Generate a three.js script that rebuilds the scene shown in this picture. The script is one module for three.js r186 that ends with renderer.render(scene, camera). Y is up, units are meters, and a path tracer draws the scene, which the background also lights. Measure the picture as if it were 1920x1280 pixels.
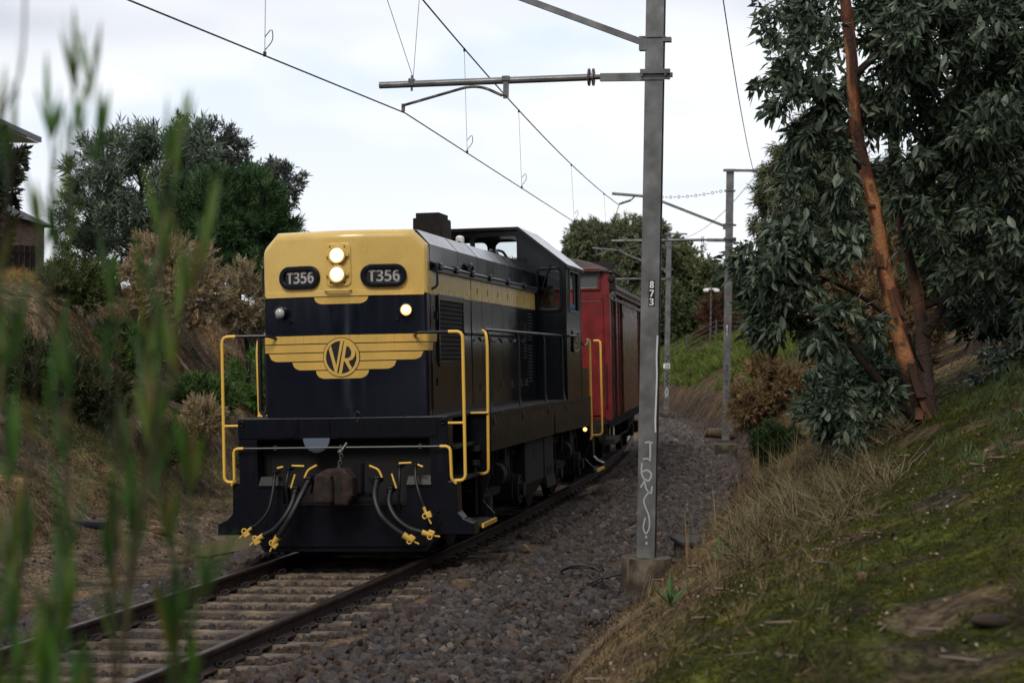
import * as THREE from 'three';
import { mergeGeometries } from 'three/addons/utils/BufferGeometryUtils.js';
import { RoundedBoxGeometry } from 'three/addons/geometries/RoundedBoxGeometry.js';
import { TextGeometry } from 'three/addons/geometries/TextGeometry.js';
import { FontLoader } from 'three/addons/loaders/FontLoader.js';
import { MarchingCubes } from 'three/addons/objects/MarchingCubes.js';

// ------------------------------------------------------------------ camera, sky, sun, exposure
const scene = new THREE.Scene();
const camera = new THREE.PerspectiveCamera(21.59, 1.5, 0.1, 1500);
camera.position.set(0, 2.345, 0);
camera.rotation.set(0.00536, 0, 0.01745);
camera.focus = 21.5;
camera.userData.fStop = 3.0;
const renderer = new THREE.WebGLRenderer({ antialias: true });
renderer.toneMapping = THREE.LinearToneMapping;
renderer.toneMappingExposure = 1.33;
renderer.shadowMap.enabled = true;

// ------------------------------------------------------------------ random numbers and noise
function rng(seed) {
  let a = seed >>> 0;
  const f = () => { a = (a + 0x6d2b79f5) | 0; let t = Math.imul(a ^ (a >>> 15), 1 | a); t = (t + Math.imul(t ^ (t >>> 7), 61 | t)) ^ t; return ((t ^ (t >>> 14)) >>> 0) / 4294967296; };
  f.r = (lo, hi) => lo + (hi - lo) * f();
  f.g = () => (f() + f() + f() + f() - 2) * 0.87;
  return f;
}
function hash2(x, y, s) { let h = Math.imul(x, 374761393) + Math.imul(y, 668265263) + Math.imul(s, 974711); h = Math.imul(h ^ (h >>> 13), 1274126177); return ((h ^ (h >>> 16)) >>> 0) / 4294967296; }
function vnoise(x, y, s = 0, per = 0) {
  const ix = Math.floor(x), iy = Math.floor(y), fx = x - ix, fy = y - iy, u = fx * fx * (3 - 2 * fx), v = fy * fy * (3 - 2 * fy);
  const m = (k) => (per ? ((k % per) + per) % per : k);
  const a = hash2(m(ix), m(iy), s), b = hash2(m(ix + 1), m(iy), s), c = hash2(m(ix), m(iy + 1), s), d = hash2(m(ix + 1), m(iy + 1), s);
  return a + (b - a) * u + (c - a) * v + (a - b - c + d) * u * v;
}
function fbm(x, y, oct = 4, s = 0, per = 0) {
  let a = 0.5, sum = 0, n = 0;
  for (let i = 0; i < oct; i++) { sum += a * vnoise(x, y, s + i, per); n += a; a *= 0.5; x *= 2; y *= 2; per *= 2; }
  return sum / n;
}
const clamp = (x, a = 0, b = 1) => Math.min(b, Math.max(a, x));
const sst = (x, a, b) => { const t = clamp((x - a) / (b - a)); return t * t * (3 - 2 * t); };
const mix = (a, b, t) => a + (b - a) * t;
const mix3 = (a, b, t) => [mix(a[0], b[0], t), mix(a[1], b[1], t), mix(a[2], b[2], t)];

// overcast sky with thin, bright and grey cloud; the same cloud field all round
{
  const w = 2048, h = 1024, data = new Float32Array(w * h * 4);
  for (let j = 0; j < h; j++) {
    const el = ((j + 0.5) / h - 0.5) * Math.PI, y = Math.sin(el), cy = Math.cos(el);
    for (let i = 0; i < w; i++) {
      const az = ((i + 0.5) / w - 0.5) * 2 * Math.PI, x = Math.cos(az) * cy, z = Math.sin(az) * cy;
      const k = 1 / (Math.max(y, 0) + 0.09);
      const px = x * k, pz = z * k;
      const n = fbm(px * 1.15 + 7.3, pz * 0.8 + 3.9, 6, 11), n2 = fbm(px * 0.6 + 1.7, pz * 0.5 + 9.2, 5, 31);
      const up = sst(y, 0.03, 0.2);
      let c = mix3([0.75, 0.77, 0.805], [0.56, 0.655, 0.785], up * sst(n2, 0.36, 0.6) * 0.9);
      c = mix3(c, mix3([0.43, 0.455, 0.52], [0.76, 0.785, 0.83], sst(n2, 0.35, 0.66)), sst(n + (Math.min(y, 0.24) - 0.152) * 2.6, 0.38, 0.54) * sst(y, 0.06, 0.13));
      c = mix3(c, [0.9, 0.91, 0.93], sst(n, 0.47, 0.3) * sst(y, 0.2, 0.5) * 0.6);
      if (y < 0) c = [0.25, 0.25, 0.24];
      const o = (j * w + i) * 4;
      data[o] = c[0]; data[o + 1] = c[1]; data[o + 2] = c[2]; data[o + 3] = 1;
    }
  }
  const t = new THREE.DataTexture(data, w, h, THREE.RGBAFormat, THREE.FloatType);
  t.mapping = THREE.EquirectangularReflectionMapping; t.magFilter = THREE.LinearFilter; t.minFilter = THREE.LinearFilter; t.needsUpdate = true;
  scene.background = t; scene.environment = t;
}
const sun = new THREE.DirectionalLight(0xfff3e2, 1.5);
sun.position.set(-22, 62, 34);
sun.castShadow = true; sun.shadow.radius = 40; sun.shadow.mapSize.set(2048, 2048);
Object.assign(sun.shadow.camera, { left: -60, right: 60, top: 60, bottom: -60, near: 1, far: 300 });
sun.target.position.set(0, 0, -30);
scene.add(sun, sun.target);

// ------------------------------------------------------------------ naming and building helpers
const used = new Map();
function numbered(name) { const n = used.get(name) ?? 0; used.set(name, n + 1); return n ? `${name}_${String(n).padStart(3, '0')}` : name; }
function tag(o, label, category, group, kind) {
  if (label) o.userData.label = label;
  if (category) o.userData.category = category;
  if (group) o.userData.group = group;
  if (kind) o.userData.kind = kind;
  return o;
}
function thing(name, label, category, pos = [0, 0, 0], group) {
  const o = new THREE.Group(); o.name = numbered(name); o.position.set(...pos); scene.add(o);
  return tag(o, label, category, group);
}
function boxUV(g) {
  const p = g.attributes.position, n = g.attributes.normal, uv = new Float32Array(p.count * 2);
  for (let i = 0; i < p.count; i++) {
    const ax = Math.abs(n.getX(i)), ay = Math.abs(n.getY(i)), az = Math.abs(n.getZ(i));
    let u, v;
    if (ay >= ax && ay >= az) { u = p.getX(i); v = p.getZ(i); } else if (ax >= az) { u = p.getZ(i); v = p.getY(i); } else { u = p.getX(i); v = p.getY(i); }
    uv[2 * i] = u; uv[2 * i + 1] = v;
  }
  g.setAttribute('uv', new THREE.BufferAttribute(uv, 2));
  return g;
}
function prep(g) {
  let q = g.index ? g.toNonIndexed() : g;
  for (const k of Object.keys(q.attributes)) if (!['position', 'normal', 'uv', 'color'].includes(k)) q.deleteAttribute(k);
  if (!q.attributes.normal) q.computeVertexNormals();
  q.clearGroups?.();
  if (!g.userData.keepUV) boxUV(q);
  return q;
}
function geo(list) { const a = [list].flat(9).map(prep); return a.length === 1 ? a[0] : mergeGeometries(a); }
function P(parent, name, list, mat, label) {
  const m = new THREE.Mesh(list.isBufferGeometry && list.userData.ready ? list : geo(list), mat);
  m.name = parent === scene ? numbered(name) : name; m.castShadow = m.receiveShadow = true;
  if (label) m.userData.label = label;
  parent.add(m);
  return m;
}
const V = (x, y, z) => new THREE.Vector3(x, y, z);
const ready = (g) => { const q = geo(g); q.userData.ready = true; return q; };
function tr(g, x = 0, y = 0, z = 0, rx = 0, ry = 0, rz = 0) {
  const e = new THREE.Matrix4().makeRotationFromEuler(new THREE.Euler(rx, ry, rz)); e.setPosition(x, y, z);
  return g.applyMatrix4(e);
}
const bx = (w, h, d, x = 0, y = 0, z = 0, rx = 0, ry = 0, rz = 0) => tr(new THREE.BoxGeometry(w, h, d), x, y, z, rx, ry, rz);
const rbx = (w, h, d, r, x = 0, y = 0, z = 0, rx = 0, ry = 0, rz = 0) => tr(new RoundedBoxGeometry(w, h, d, 2, r), x, y, z, rx, ry, rz);
const cy = (r1, r2, h, seg, x = 0, y = 0, z = 0, rx = 0, ry = 0, rz = 0) => tr(new THREE.CylinderGeometry(r1, r2, h, seg), x, y, z, rx, ry, rz);
function rod(a, b, r, seg = 8, r2 = r) {
  const A = V(...a), B = V(...b), d = B.clone().sub(A), g = new THREE.CylinderGeometry(r2, r, d.length(), seg);
  g.applyQuaternion(new THREE.Quaternion().setFromUnitVectors(V(0, 1, 0), d.clone().normalize()));
  return g.translate((A.x + B.x) / 2, (A.y + B.y) / 2, (A.z + B.z) / 2);
}
function bent(pts, r, bend = 0.07, seg = 8) {
  const p = pts.map((q) => V(...q)), path = new THREE.CurvePath();
  let from = p[0];
  for (let i = 1; i < p.length - 1; i++) {
    const a = p[i].clone().sub(p[i - 1]), b = p[i + 1].clone().sub(p[i]);
    const k = Math.min(bend, a.length() * 0.49, b.length() * 0.49);
    const s = p[i].clone().addScaledVector(a.normalize(), -k), e = p[i].clone().addScaledVector(b.normalize(), k);
    path.add(new THREE.LineCurve3(from, s)); path.add(new THREE.QuadraticBezierCurve3(s, p[i], e)); from = e;
  }
  path.add(new THREE.LineCurve3(from, p[p.length - 1]));
  return new THREE.TubeGeometry(path, Math.max(8, Math.ceil(path.getLength() / 0.035)), r, seg);
}
function smooth(pts, r, seg = 6, n = 24) { return new THREE.TubeGeometry(new THREE.CatmullRomCurve3(pts.map((q) => V(...q))), n, r, seg); }
function ext(pts, depth, bevel = 0, holes = []) {
  const s = new THREE.Shape(pts.map((q) => new THREE.Vector2(...q)));
  for (const h of holes) s.holes.push(new THREE.Path(h.map((q) => new THREE.Vector2(...q))));
  return new THREE.ExtrudeGeometry(s, { depth: depth - 2 * bevel, bevelEnabled: bevel > 0, bevelSize: bevel, bevelThickness: bevel, bevelSegments: 2, curveSegments: 6 }).translate(0, 0, bevel);
}
function rrect(w, h, r, x = 0, y = 0, n = 6) {
  const o = [];
  for (const [cx, cy0, a0] of [[w / 2 - r, h / 2 - r, 0], [-w / 2 + r, h / 2 - r, 1], [-w / 2 + r, -h / 2 + r, 2], [w / 2 - r, -h / 2 + r, 3]])
    for (let i = 0; i <= n; i++) { const a = (a0 + i / n) * Math.PI / 2; o.push([x + cx + r * Math.cos(a), y + cy0 + r * Math.sin(a)]); }
  return o;
}
// grid surface from f(i, j) -> [x, y, z]
function sheet(nu, nv, f, flip = false) {
  const pos = [], idx = [], uv = [];
  for (let j = 0; j <= nv; j++) for (let i = 0; i <= nu; i++) { pos.push(...f(i, j)); uv.push(i / nu, j / nv); }
  for (let j = 0; j < nv; j++) for (let i = 0; i < nu; i++) {
    const a = j * (nu + 1) + i, b = a + 1, c = a + nu + 1, d = c + 1;
    if (flip) idx.push(a, c, b, b, c, d); else idx.push(a, b, c, b, d, c);
  }
  const g = new THREE.BufferGeometry();
  g.setAttribute('position', new THREE.Float32BufferAttribute(pos, 3)); g.setAttribute('uv', new THREE.Float32BufferAttribute(uv, 2));
  g.setIndex(idx); g.computeVertexNormals();
  return g;
}
// tapered, slightly uneven limb along points [x, y, z, radius]
function limb(pts, seg = 8, rough = 0.1, seed = 1, per = 4) {
  const c = new THREE.CatmullRomCurve3(pts.map((q) => V(q[0], q[1], q[2]))), n = (pts.length - 1) * per;
  const fr = c.computeFrenetFrames(n), P0 = c.getPoints(n), L = c.getLength();
  const g = sheet(seg, n, (i, j) => {
    const t = j / per, k = Math.min(pts.length - 2, Math.floor(t)), r0 = mix(pts[k][3], pts[k + 1][3], t - k);
    const a = (i % seg) / seg * Math.PI * 2, r = r0 * (1 + rough * (vnoise((i % seg) * 1.3, j * 0.9, seed) - 0.5) * 2);
    const p = P0[j].clone().addScaledVector(fr.normals[j], Math.cos(a) * r).addScaledVector(fr.binormals[j], Math.sin(a) * r);
    return [p.x, p.y, p.z];
  });
  const uv = g.attributes.uv;
  for (let i = 0; i < uv.count; i++) uv.setXY(i, uv.getX(i) * 6.28 * pts[0][3], uv.getY(i) * L);
  g.userData.keepUV = true;
  return g;
}

// ------------------------------------------------------------------ textures (grain, wear) and materials
function tex(size, f, srgb = true, rep = 1) {
  const d = new Uint8Array(size * size * 4);
  for (let j = 0; j < size; j++) for (let i = 0; i < size; i++) {
    const c = f(i / size, j / size), o = (j * size + i) * 4;
    const [r, g, b] = Array.isArray(c) ? c : [c, c, c];
    d[o] = clamp(r) * 255; d[o + 1] = clamp(g) * 255; d[o + 2] = clamp(b) * 255; d[o + 3] = 255;
  }
  const t = new THREE.DataTexture(d, size, size);
  t.wrapS = t.wrapT = THREE.RepeatWrapping; t.magFilter = THREE.LinearFilter; t.minFilter = THREE.LinearMipmapLinearFilter; t.generateMipmaps = true;
  if (srgb) t.colorSpace = THREE.SRGBColorSpace;
  t.repeat.set(rep, rep); t.needsUpdate = true;
  return t;
}
const T = {};
T.fine = tex(512, (u, v) => 0.3 + 0.7 * fbm(u * 24, v * 24, 5, 3, 24), false, 1);
T.soil = tex(1024, (u, v) => {
  const n = fbm(u * 12, v * 12, 6, 5, 12), s = fbm(u * 90, v * 90, 2, 9, 90), k = 0.62 + 0.32 * (n - 0.5) * 2 + 0.3 * (s - 0.5) * 2;
  const warm = fbm(u * 7, v * 7, 3, 21, 7) - 0.5;
  return [k * (1 + 0.12 * warm), k, k * (1 - 0.2 * warm)];
}, true, 0.4);
T.soilBump = tex(1024, (u, v) => 0.5 * fbm(u * 14, v * 14, 6, 6, 14) + 0.5 * fbm(u * 80, v * 80, 3, 8, 80), false, 0.4);
T.rust = tex(512, (u, v) => {
  const n = fbm(u * 16, v * 16, 5, 41, 16), m = fbm(u * 60, v * 60, 2, 44, 60), k = 0.55 + 0.5 * (n - 0.5) * 2 + 0.2 * (m - 0.5);
  return [k * 1.05, k * 0.95, k * 0.9];
}, true, 1);
T.conc = tex(512, (u, v) => {
  const n = fbm(u * 6, v * 6, 5, 51, 6), st = fbm(u * 18, v * 2, 3, 53, 2), k = 0.66 + 0.45 * (n - 0.5) * 2 - 0.35 * sst(st, 0.55, 0.75);
  return [k, k * 0.97, k * 0.92];
}, true, 1.1);
T.streak = tex(512, (u, v) => {
  const a = fbm(u * 40, v * 2, 3, 61, 2), b = fbm(u * 8, v * 8, 4, 64, 8), k = 0.78 + 0.22 * (b - 0.5) * 2 - 0.2 * sst(a, 0.6, 0.8);
  return [k, k, k];
}, true, 0.7);
T.paint = tex(512, (u, v) => { const b = fbm(u * 5, v * 5, 5, 66, 5), c = fbm(u * 60, v * 60, 2, 68, 60), k = 0.94 + 0.06 * (b - 0.5) * 2 + 0.03 * (c - 0.5) - 0.3 * sst(fbm(u * 44, v * 3, 3, 69, 3), 0.68, 0.8) * sst(c, 0.4, 0.7); return [k, k, k]; }, true, 0.7);
T.gloss = tex(512, (u, v) => 0.35 + 0.5 * fbm(u * 8, v * 8, 5, 71, 8) + 0.25 * sst(fbm(u * 30, v * 3, 3, 73, 3), 0.5, 0.8), false, 0.6);
T.bark = tex(512, (u, v) => { const n = fbm(u * 10, v * 3, 5, 81, 1 * 10), k = 0.35 + 0.75 * n; return [k, k * 0.96, k * 0.92]; }, true, 2);

const lin = (r, g, b) => new THREE.Color().setRGB(r, g, b);
const std = (c, roughness = 0.8, o = {}) => new THREE.MeshStandardMaterial({ color: lin(...c), roughness, ...o });
const phy = (c, roughness = 0.8, o = {}) => new THREE.MeshPhysicalMaterial({ color: lin(...c), roughness, ...o });
const M = {
  yellow: phy([0.74, 0.51, 0.14], 0.42, { map: T.paint, roughnessMap: T.gloss, clearcoat: 0.35, clearcoatRoughness: 0.25, bumpMap: T.fine, bumpScale: 0.0006 }),
  yellowRail: std([0.76, 0.47, 0.08], 0.45),
  brassYellow: std([0.72, 0.46, 0.09], 0.5, { map: T.paint }),
  gold: phy([0.68, 0.44, 0.1], 0.4, { map: T.paint, clearcoat: 0.3, clearcoatRoughness: 0.2 }),
  navy: phy([0.0045, 0.0062, 0.014], 0.3, { roughnessMap: T.gloss, specularIntensity: 0.7, clearcoat: 0.35, clearcoatRoughness: 0.1, bumpMap: T.fine, bumpScale: 0.0004 }),
  hood: phy([0.006, 0.007, 0.009], 0.28, { roughnessMap: T.gloss, specularIntensity: 0.55, clearcoat: 0.22, clearcoatRoughness: 0.1, bumpMap: T.fine, bumpScale: 0.0006 }),
  frame: phy([0.005, 0.006, 0.01], 0.5, { roughnessMap: T.gloss, specularIntensity: 0.4 }),
  frameIn: std([0.006, 0.006, 0.007], 0.8),
  sill: phy([0.009, 0.01, 0.0095], 0.5, { roughnessMap: T.gloss, specularIntensity: 0.3 }),
  cabGlass: phy([0.5, 0.54, 0.54], 0.03, { transmission: 1, thickness: 0, ior: 1.5 }),
  deck: std([0.035, 0.035, 0.038], 0.8, { map: T.rust }),
  under: std([0.022, 0.019, 0.017], 0.85, { map: T.rust, bumpMap: T.fine, bumpScale: 0.003 }),
  underDk: std([0.012, 0.011, 0.01], 0.9),
  steel: std([0.12, 0.12, 0.12], 0.4, { metalness: 0.8 }),
  louvre: std([0.05, 0.054, 0.06], 0.4),
  blackRail: std([0.012, 0.014, 0.02], 0.3),
  blueGrey: std([0.09, 0.12, 0.17], 0.5),
  rubber: std([0.007, 0.007, 0.008], 0.5),
  coupler: std([0.06, 0.035, 0.025], 0.85, { map: T.rust, bumpMap: T.fine, bumpScale: 0.004 }),
  stackM: std([0.02, 0.012, 0.011], 0.9, { map: T.rust }),
  white: std([0.75, 0.75, 0.74], 0.5),
  greyText: std([0.36, 0.35, 0.35], 0.6),
  plateBk: std([0.008, 0.008, 0.009], 0.4),
  glass: phy([0.86, 0.9, 0.9], 0.03, { transmission: 1, thickness: 0, ior: 1.5 }),
  glassVan: phy([0.1, 0.11, 0.115], 0.12, { clearcoat: 1, clearcoatRoughness: 0.05 }),
  greyBoard: std([0.13, 0.115, 0.1], 0.9, { map: T.conc }),
  lensOff: phy([0.55, 0.58, 0.56], 0.15, { transmission: 0.3, clearcoat: 1 }),
  lampRim: std([0.9, 0.8, 0.55], 0.3, { emissive: lin(1, 0.72, 0.34), emissiveIntensity: 0.75 }),
  lampOn: std([0.9, 0.85, 0.7], 0.4, { emissive: lin(1, 0.82, 0.5), emissiveIntensity: 1.35 }),
  markOn: std([0.9, 0.8, 0.6], 0.4, { emissive: lin(1, 0.62, 0.2), emissiveIntensity: 1.4 }),
  chrome: std([0.5, 0.42, 0.28], 0.25, { metalness: 0.9 }),
  brass: std([0.3, 0.28, 0.2], 0.4, { metalness: 0.7 }),
  red: phy([0.27, 0.012, 0.014], 0.4, { map: T.streak, clearcoat: 0.25, clearcoatRoughness: 0.3 }),
  redSide: phy([0.21, 0.035, 0.03], 0.45, { map: T.streak, roughnessMap: T.gloss, clearcoat: 0.3, clearcoatRoughness: 0.25 }),
  vanRoof: std([0.14, 0.095, 0.085], 0.8, { map: T.rust }),
  roofDark: std([0.02, 0.016, 0.016], 0.75, { map: T.rust }),
  galv: std([0.25, 0.26, 0.265], 0.62, { map: T.streak, roughnessMap: T.gloss, metalness: 0.25 }),
  galvLt: std([0.27, 0.28, 0.28], 0.55, { map: T.rust, metalness: 0.3 }),
  wire: std([0.018, 0.018, 0.02], 0.6),
  concrete: std([0.2, 0.175, 0.145], 0.95, { map: T.conc, bumpMap: T.soilBump, bumpScale: 0.012 }),
  sleeper: std([0.33, 0.235, 0.165], 0.95, { map: T.conc, bumpMap: T.soilBump, bumpScale: 0.006 }),
  rail: std([0.085, 0.042, 0.03], 0.75, { map: T.rust, bumpMap: T.fine, bumpScale: 0.002 }),
  railTop: std([0.12, 0.095, 0.085], 0.38, { metalness: 0.6, map: T.rust }),
  clip: std([0.022, 0.013, 0.01], 0.8, { map: T.rust }),
  soil: phy([1, 1, 1], 1, { specularIntensity: 0.25, vertexColors: true, map: T.soil, bumpMap: T.soilBump, bumpScale: 0.05 }),
  mud: phy([0.15, 0.125, 0.055], 0.22, { clearcoat: 0.5, clearcoatRoughness: 0.15 }),
};
const font = await new FontLoader().loadAsync('fonts/droid/droid_sans_bold.typeface.json');
function text(s, size, depth = 0.004) {
  const g = new TextGeometry(s, { font, size, depth, curveSegments: 5, bevelEnabled: false });
  g.computeBoundingBox(); const b = g.boundingBox;
  return g.translate(-(b.min.x + b.max.x) / 2, -(b.min.y + b.max.y) / 2, 0);
}

// ------------------------------------------------------------------ the line of the track: a left-hand curve of 264 m radius, s = 0 at the locomotive's front
const KAP = 0.217 * Math.PI / 180, TH0 = 11.4 * Math.PI / 180, CANT = 0.0384, S0 = -60, DS = 0.1, LINE = [];
{
  let th = TH0 - KAP * S0, x = 0, z = 0;
  for (let i = 0; i < 4200; i++) {
    LINE.push([x, z, th]);
    const s = S0 + i * DS; th = TH0 - KAP * Math.min(s, 150);
    x += Math.sin(th) * DS; z -= Math.cos(th) * DS;
  }
  const [ox, oz] = LINE[Math.round(-S0 / DS)];
  for (const q of LINE) { q[0] += -1.813 - ox; q[1] += -19.8 - oz; }
}
function line(s) {
  const t = clamp((s - S0) / DS, 0, LINE.length - 2), i = Math.floor(t), f = t - i, a = LINE[i], b = LINE[i + 1];
  return [mix(a[0], b[0], f), mix(a[1], b[1], f), mix(a[2], b[2], f)];
}
function W(s, d, y = 0) { const [x, z, th] = line(s); return [x + d * Math.cos(th), y, z + d * Math.sin(th)]; }
function SD(x, z) {
  let best = 1e9, bi = 0;
  for (let i = 0; i < LINE.length; i += 8) { const q = (LINE[i][0] - x) ** 2 + (LINE[i][1] - z) ** 2; if (q < best) { best = q; bi = i; } }
  for (let i = Math.max(0, bi - 8); i < Math.min(LINE.length, bi + 8); i++) { const q = (LINE[i][0] - x) ** 2 + (LINE[i][1] - z) ** 2; if (q < best) { best = q; bi = i; } }
  const [lx, lz, th] = LINE[bi];
  return [S0 + bi * DS, (x - lx) * Math.cos(th) + (z - lz) * Math.sin(th)];
}

// ------------------------------------------------------------------ ground: cutting with a ballasted bed, ditch on the left, banks on both sides
const toeR = (s) => 3.15 + 0.028 * clamp(s + 4, 0, 40);
const crestR = (s) => mix(0.86, 1.0, sst(s, -18, -3)) + 0.4 * sst(s, -4, 3) + 0.35 * sst(s, 6, 34) - 0.1 * sst(s, 45, 70);
function H(s, d) {
  const big = fbm(s * 0.11 + 40, d * 0.16 + 40, 3, 101) - 0.5, mid = fbm(s * 0.6 + 90, d * 0.6 + 20, 3, 103) - 0.5, small = fbm(s * 2.6 + 9, d * 2.6 + 5, 3, 105) - 0.5;
  const cant = d * CANT * sst(Math.abs(d), 3.2, 1.8);
  if (d > -2.4 && d < 1.6) {
    const edge = sst(Math.abs(d), 1.25, 2.4);
    const over = sst(Math.abs(d), 0.92, 1.12) * (0.03 + 0.03 * sst(s, -2, 4) + 0.05 * mid);
    return -0.198 + cant + over - 0.2 * edge * (d < 0 ? 1 : 0.35) + small * 0.035;
  }
  if (d >= 1.6) {
    const toe = toeR(s) + mid * 0.5, a = -0.225 + cant - 0.22 * sst(d, 1.6, 3.2);
    const hc = crestR(s) + 0.5, w = 2.25 + big * 0.8, t = clamp((d - toe) / w);
    let h = a + hc * (t < 1 ? t * (1.5 - 0.5 * t) : 1) + mix(0.08, 0.5, sst(s, -16, -3)) * Math.min(3.2, Math.max(0, d - toe - w)) + 0.05 * clamp(d - toe - w - 3.2, 0, 12);
    const rise = sst(d, toe, toe + 1.2);
    h += rise * (big * 0.5 + mid * 0.26 + small * 0.12) + (1 - rise) * small * 0.05 + (s < 8 ? rise * 0.07 * (fbm(s * 5.2 + 3, d * 5.2 + 1, 2, 107) - 0.5) : 0);
    return Math.min(h, 3.4 + big);
  }
  const e = -d, bank = sst(e + mid * 0.9, 5.1, 7.6) * 1.7 + sst(e + mid * 1.1 + big, 7.3, 9.2) * 1.75 + sst(e, 9, 12) * 0.55;
  const ditch = -0.405 - 0.2 * sst(e, 2.4, 2.95) + 0.27 * sst(e, 3.75, 4.8);
  const rough = sst(e, 4.2, 5.8);
  return ditch + bank + cant + rough * (mid * 0.35 + small * 0.16) + (1 - rough) * small * 0.05 + 0.03 * Math.max(0, e - 14) * sst(e, 14, 30);
}
const HW = (x, z) => { const [s, d] = SD(x, z); return H(s, d); };
const mossAt = (s, d) => sst(d - toeR(s) + (fbm(s * 0.5 + 3, d * 0.5 + 8, 3, 131) - 0.5) * 1.6, 1.3, 2.1) * sst(s, 14, 4) * sst(fbm(s * 1.6 + 30, d * 1.6 + 2, 5, 133), 0.3, 0.42);
function soilColor(s, d) {
  const a = fbm(s * 0.35 + 11, d * 0.35 + 17, 4, 111), b = fbm(s * 1.4 + 3, d * 1.4 + 29, 4, 113), c = fbm(s * 5 + 1, d * 5 + 2, 3, 115), q = fbm(s * 0.9 + 51, d * 0.9 + 77, 4, 117);
  const ad = Math.abs(d);
  let k;
  if (d > -3.2 && d < 3) {
    k = mix3([0.085, 0.07, 0.062], [0.15, 0.105, 0.072], sst(b, 0.42, 0.62));
    k = mix3(k, [0.19, 0.13, 0.085], sst(ad, 1.75, 1.45) * sst(c, 0.3, 0.5) * 0.85);
    return k;
  }
  if (d >= 3) {
    const t = d - toeR(s);
    k = mix3([0.12, 0.09, 0.066], [0.075, 0.058, 0.045], sst(b, 0.45, 0.65));
    const dry = mix3([0.27, 0.185, 0.095], [0.15, 0.1, 0.058], sst(b, 0.4, 0.62));
    k = mix3(k, dry, sst(t + (b - 0.5) * 1.2, -0.15, 0.35) * sst(s, 34, 24));
    const earth = mix3([0.17, 0.11, 0.062], [0.1, 0.075, 0.05], sst(q, 0.4, 0.6));
    k = mix3(k, earth, sst(t, 0, 0.6) * sst(s, 24, 34));
    const grass = mix3([0.06, 0.075, 0.022], [0.1, 0.12, 0.03], sst(b, 0.4, 0.65));
    k = mix3(k, grass, sst(q, 0.5, 0.6) * sst(t, 1, 2.4) * sst(s, 24, 40));
    k = mix3(k, mix3([0.1, 0.072, 0.042], [0.06, 0.045, 0.028], sst(q, 0.4, 0.6)), sst(t, 1.3, 2.1) * sst(s, 14, 4) * 0.85);
    k = mix3(k, mix3([0.04, 0.05, 0.006], [0.075, 0.084, 0.01], sst(c, 0.35, 0.65)), mossAt(s, d));
    k = mix3(k, [0.045, 0.032, 0.02], sst(fbm(s * 2.6 + 7, d * 2.6 + 33, 4, 135), 0.58, 0.64) * sst(t, 1.2, 2) * 0.85);
    return mix3(k, [0.09, 0.12, 0.025], sst(d, 11, 14));
  }
  k = mix3([0.2, 0.145, 0.095], [0.13, 0.095, 0.065], sst(b, 0.4, 0.62));
  k = mix3(k, [0.27, 0.18, 0.095], sst(q, 0.54, 0.64) * sst(ad, 5, 6.2) * 0.9);
  k = mix3(k, [0.075, 0.055, 0.04], sst(a, 0.54, 0.64) * sst(ad, 6, 8) * 0.7);
  k = mix3(k, mix3([0.045, 0.06, 0.018], [0.075, 0.085, 0.028], c), sst(fbm(s * 0.8 + 61, d * 0.8 + 5, 4, 119), 0.52, 0.6) * sst(ad, 5, 6.5) * 0.85);
  return mix3(k, mix3([0.1, 0.13, 0.03], [0.22, 0.17, 0.07], sst(b, 0.4, 0.6)), sst(ad + (b - 0.5) * 1.5, 11.2, 12.4));
}
{
  const ss = [], dd = [];
  for (let s = -58; s < -16; s += 1.4) ss.push(s);
  for (let s = -16; s < 14; s += 0.15) ss.push(s);
  for (let s = 14; s < 40; s += 0.3) ss.push(s);
  for (let s = 40; s < 110; s += 1) ss.push(s);
  for (let s = 110; s <= 345; s += 9) ss.push(s);
  for (const d of [-200, -140, -100, -75, -58, -46, -38, -32, -27, -23, -20, -18, -16.5]) dd.push(d);
  for (let d = -15.5; d < -6; d += 0.3) dd.push(d);
  for (let d = -6; d < 8.6; d += 0.11) dd.push(d);
  for (const d of [8.7, 9.1, 9.6, 10.2, 11, 12, 13.5, 15, 17, 20, 24, 29, 36, 46, 60, 80, 110, 150, 200]) dd.push(d);
  const g = sheet(dd.length - 1, ss.length - 1, (i, j) => W(ss[j], dd[i], H(ss[j], dd[i])));
  const col = [], uv = g.attributes.uv;
  for (let j = 0; j < ss.length; j++) for (let i = 0; i < dd.length; i++) { col.push(...soilColor(ss[j], dd[i]).map((v) => v * 1.55)); uv.setXY(j * dd.length + i, dd[i], ss[j]); }
  g.setAttribute('color', new THREE.Float32BufferAttribute(col, 3));
  const m = new THREE.Mesh(g, M.soil); m.name = 'ground'; m.castShadow = m.receiveShadow = true; scene.add(m);
  tag(m, 'brown earth of the railway cutting with its two banks', 'ground', null, 'structure');
}
// muddy water standing in the ditch
{
  const n = 60, g = sheet(6, n, (i, j) => { const s = mix(4.6, 14, j / n), w = 0.12 + 0.36 * sst(s, 4.6, 6.4); return W(s, -3.4 + (i / 6 - 0.5) * 2 * w, -0.586); });
  const m = P(scene, 'ditch_water', g, M.mud);
  tag(m, 'strip of muddy olive water in the ditch beside the ballast', 'water', null, 'structure');
}

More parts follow.
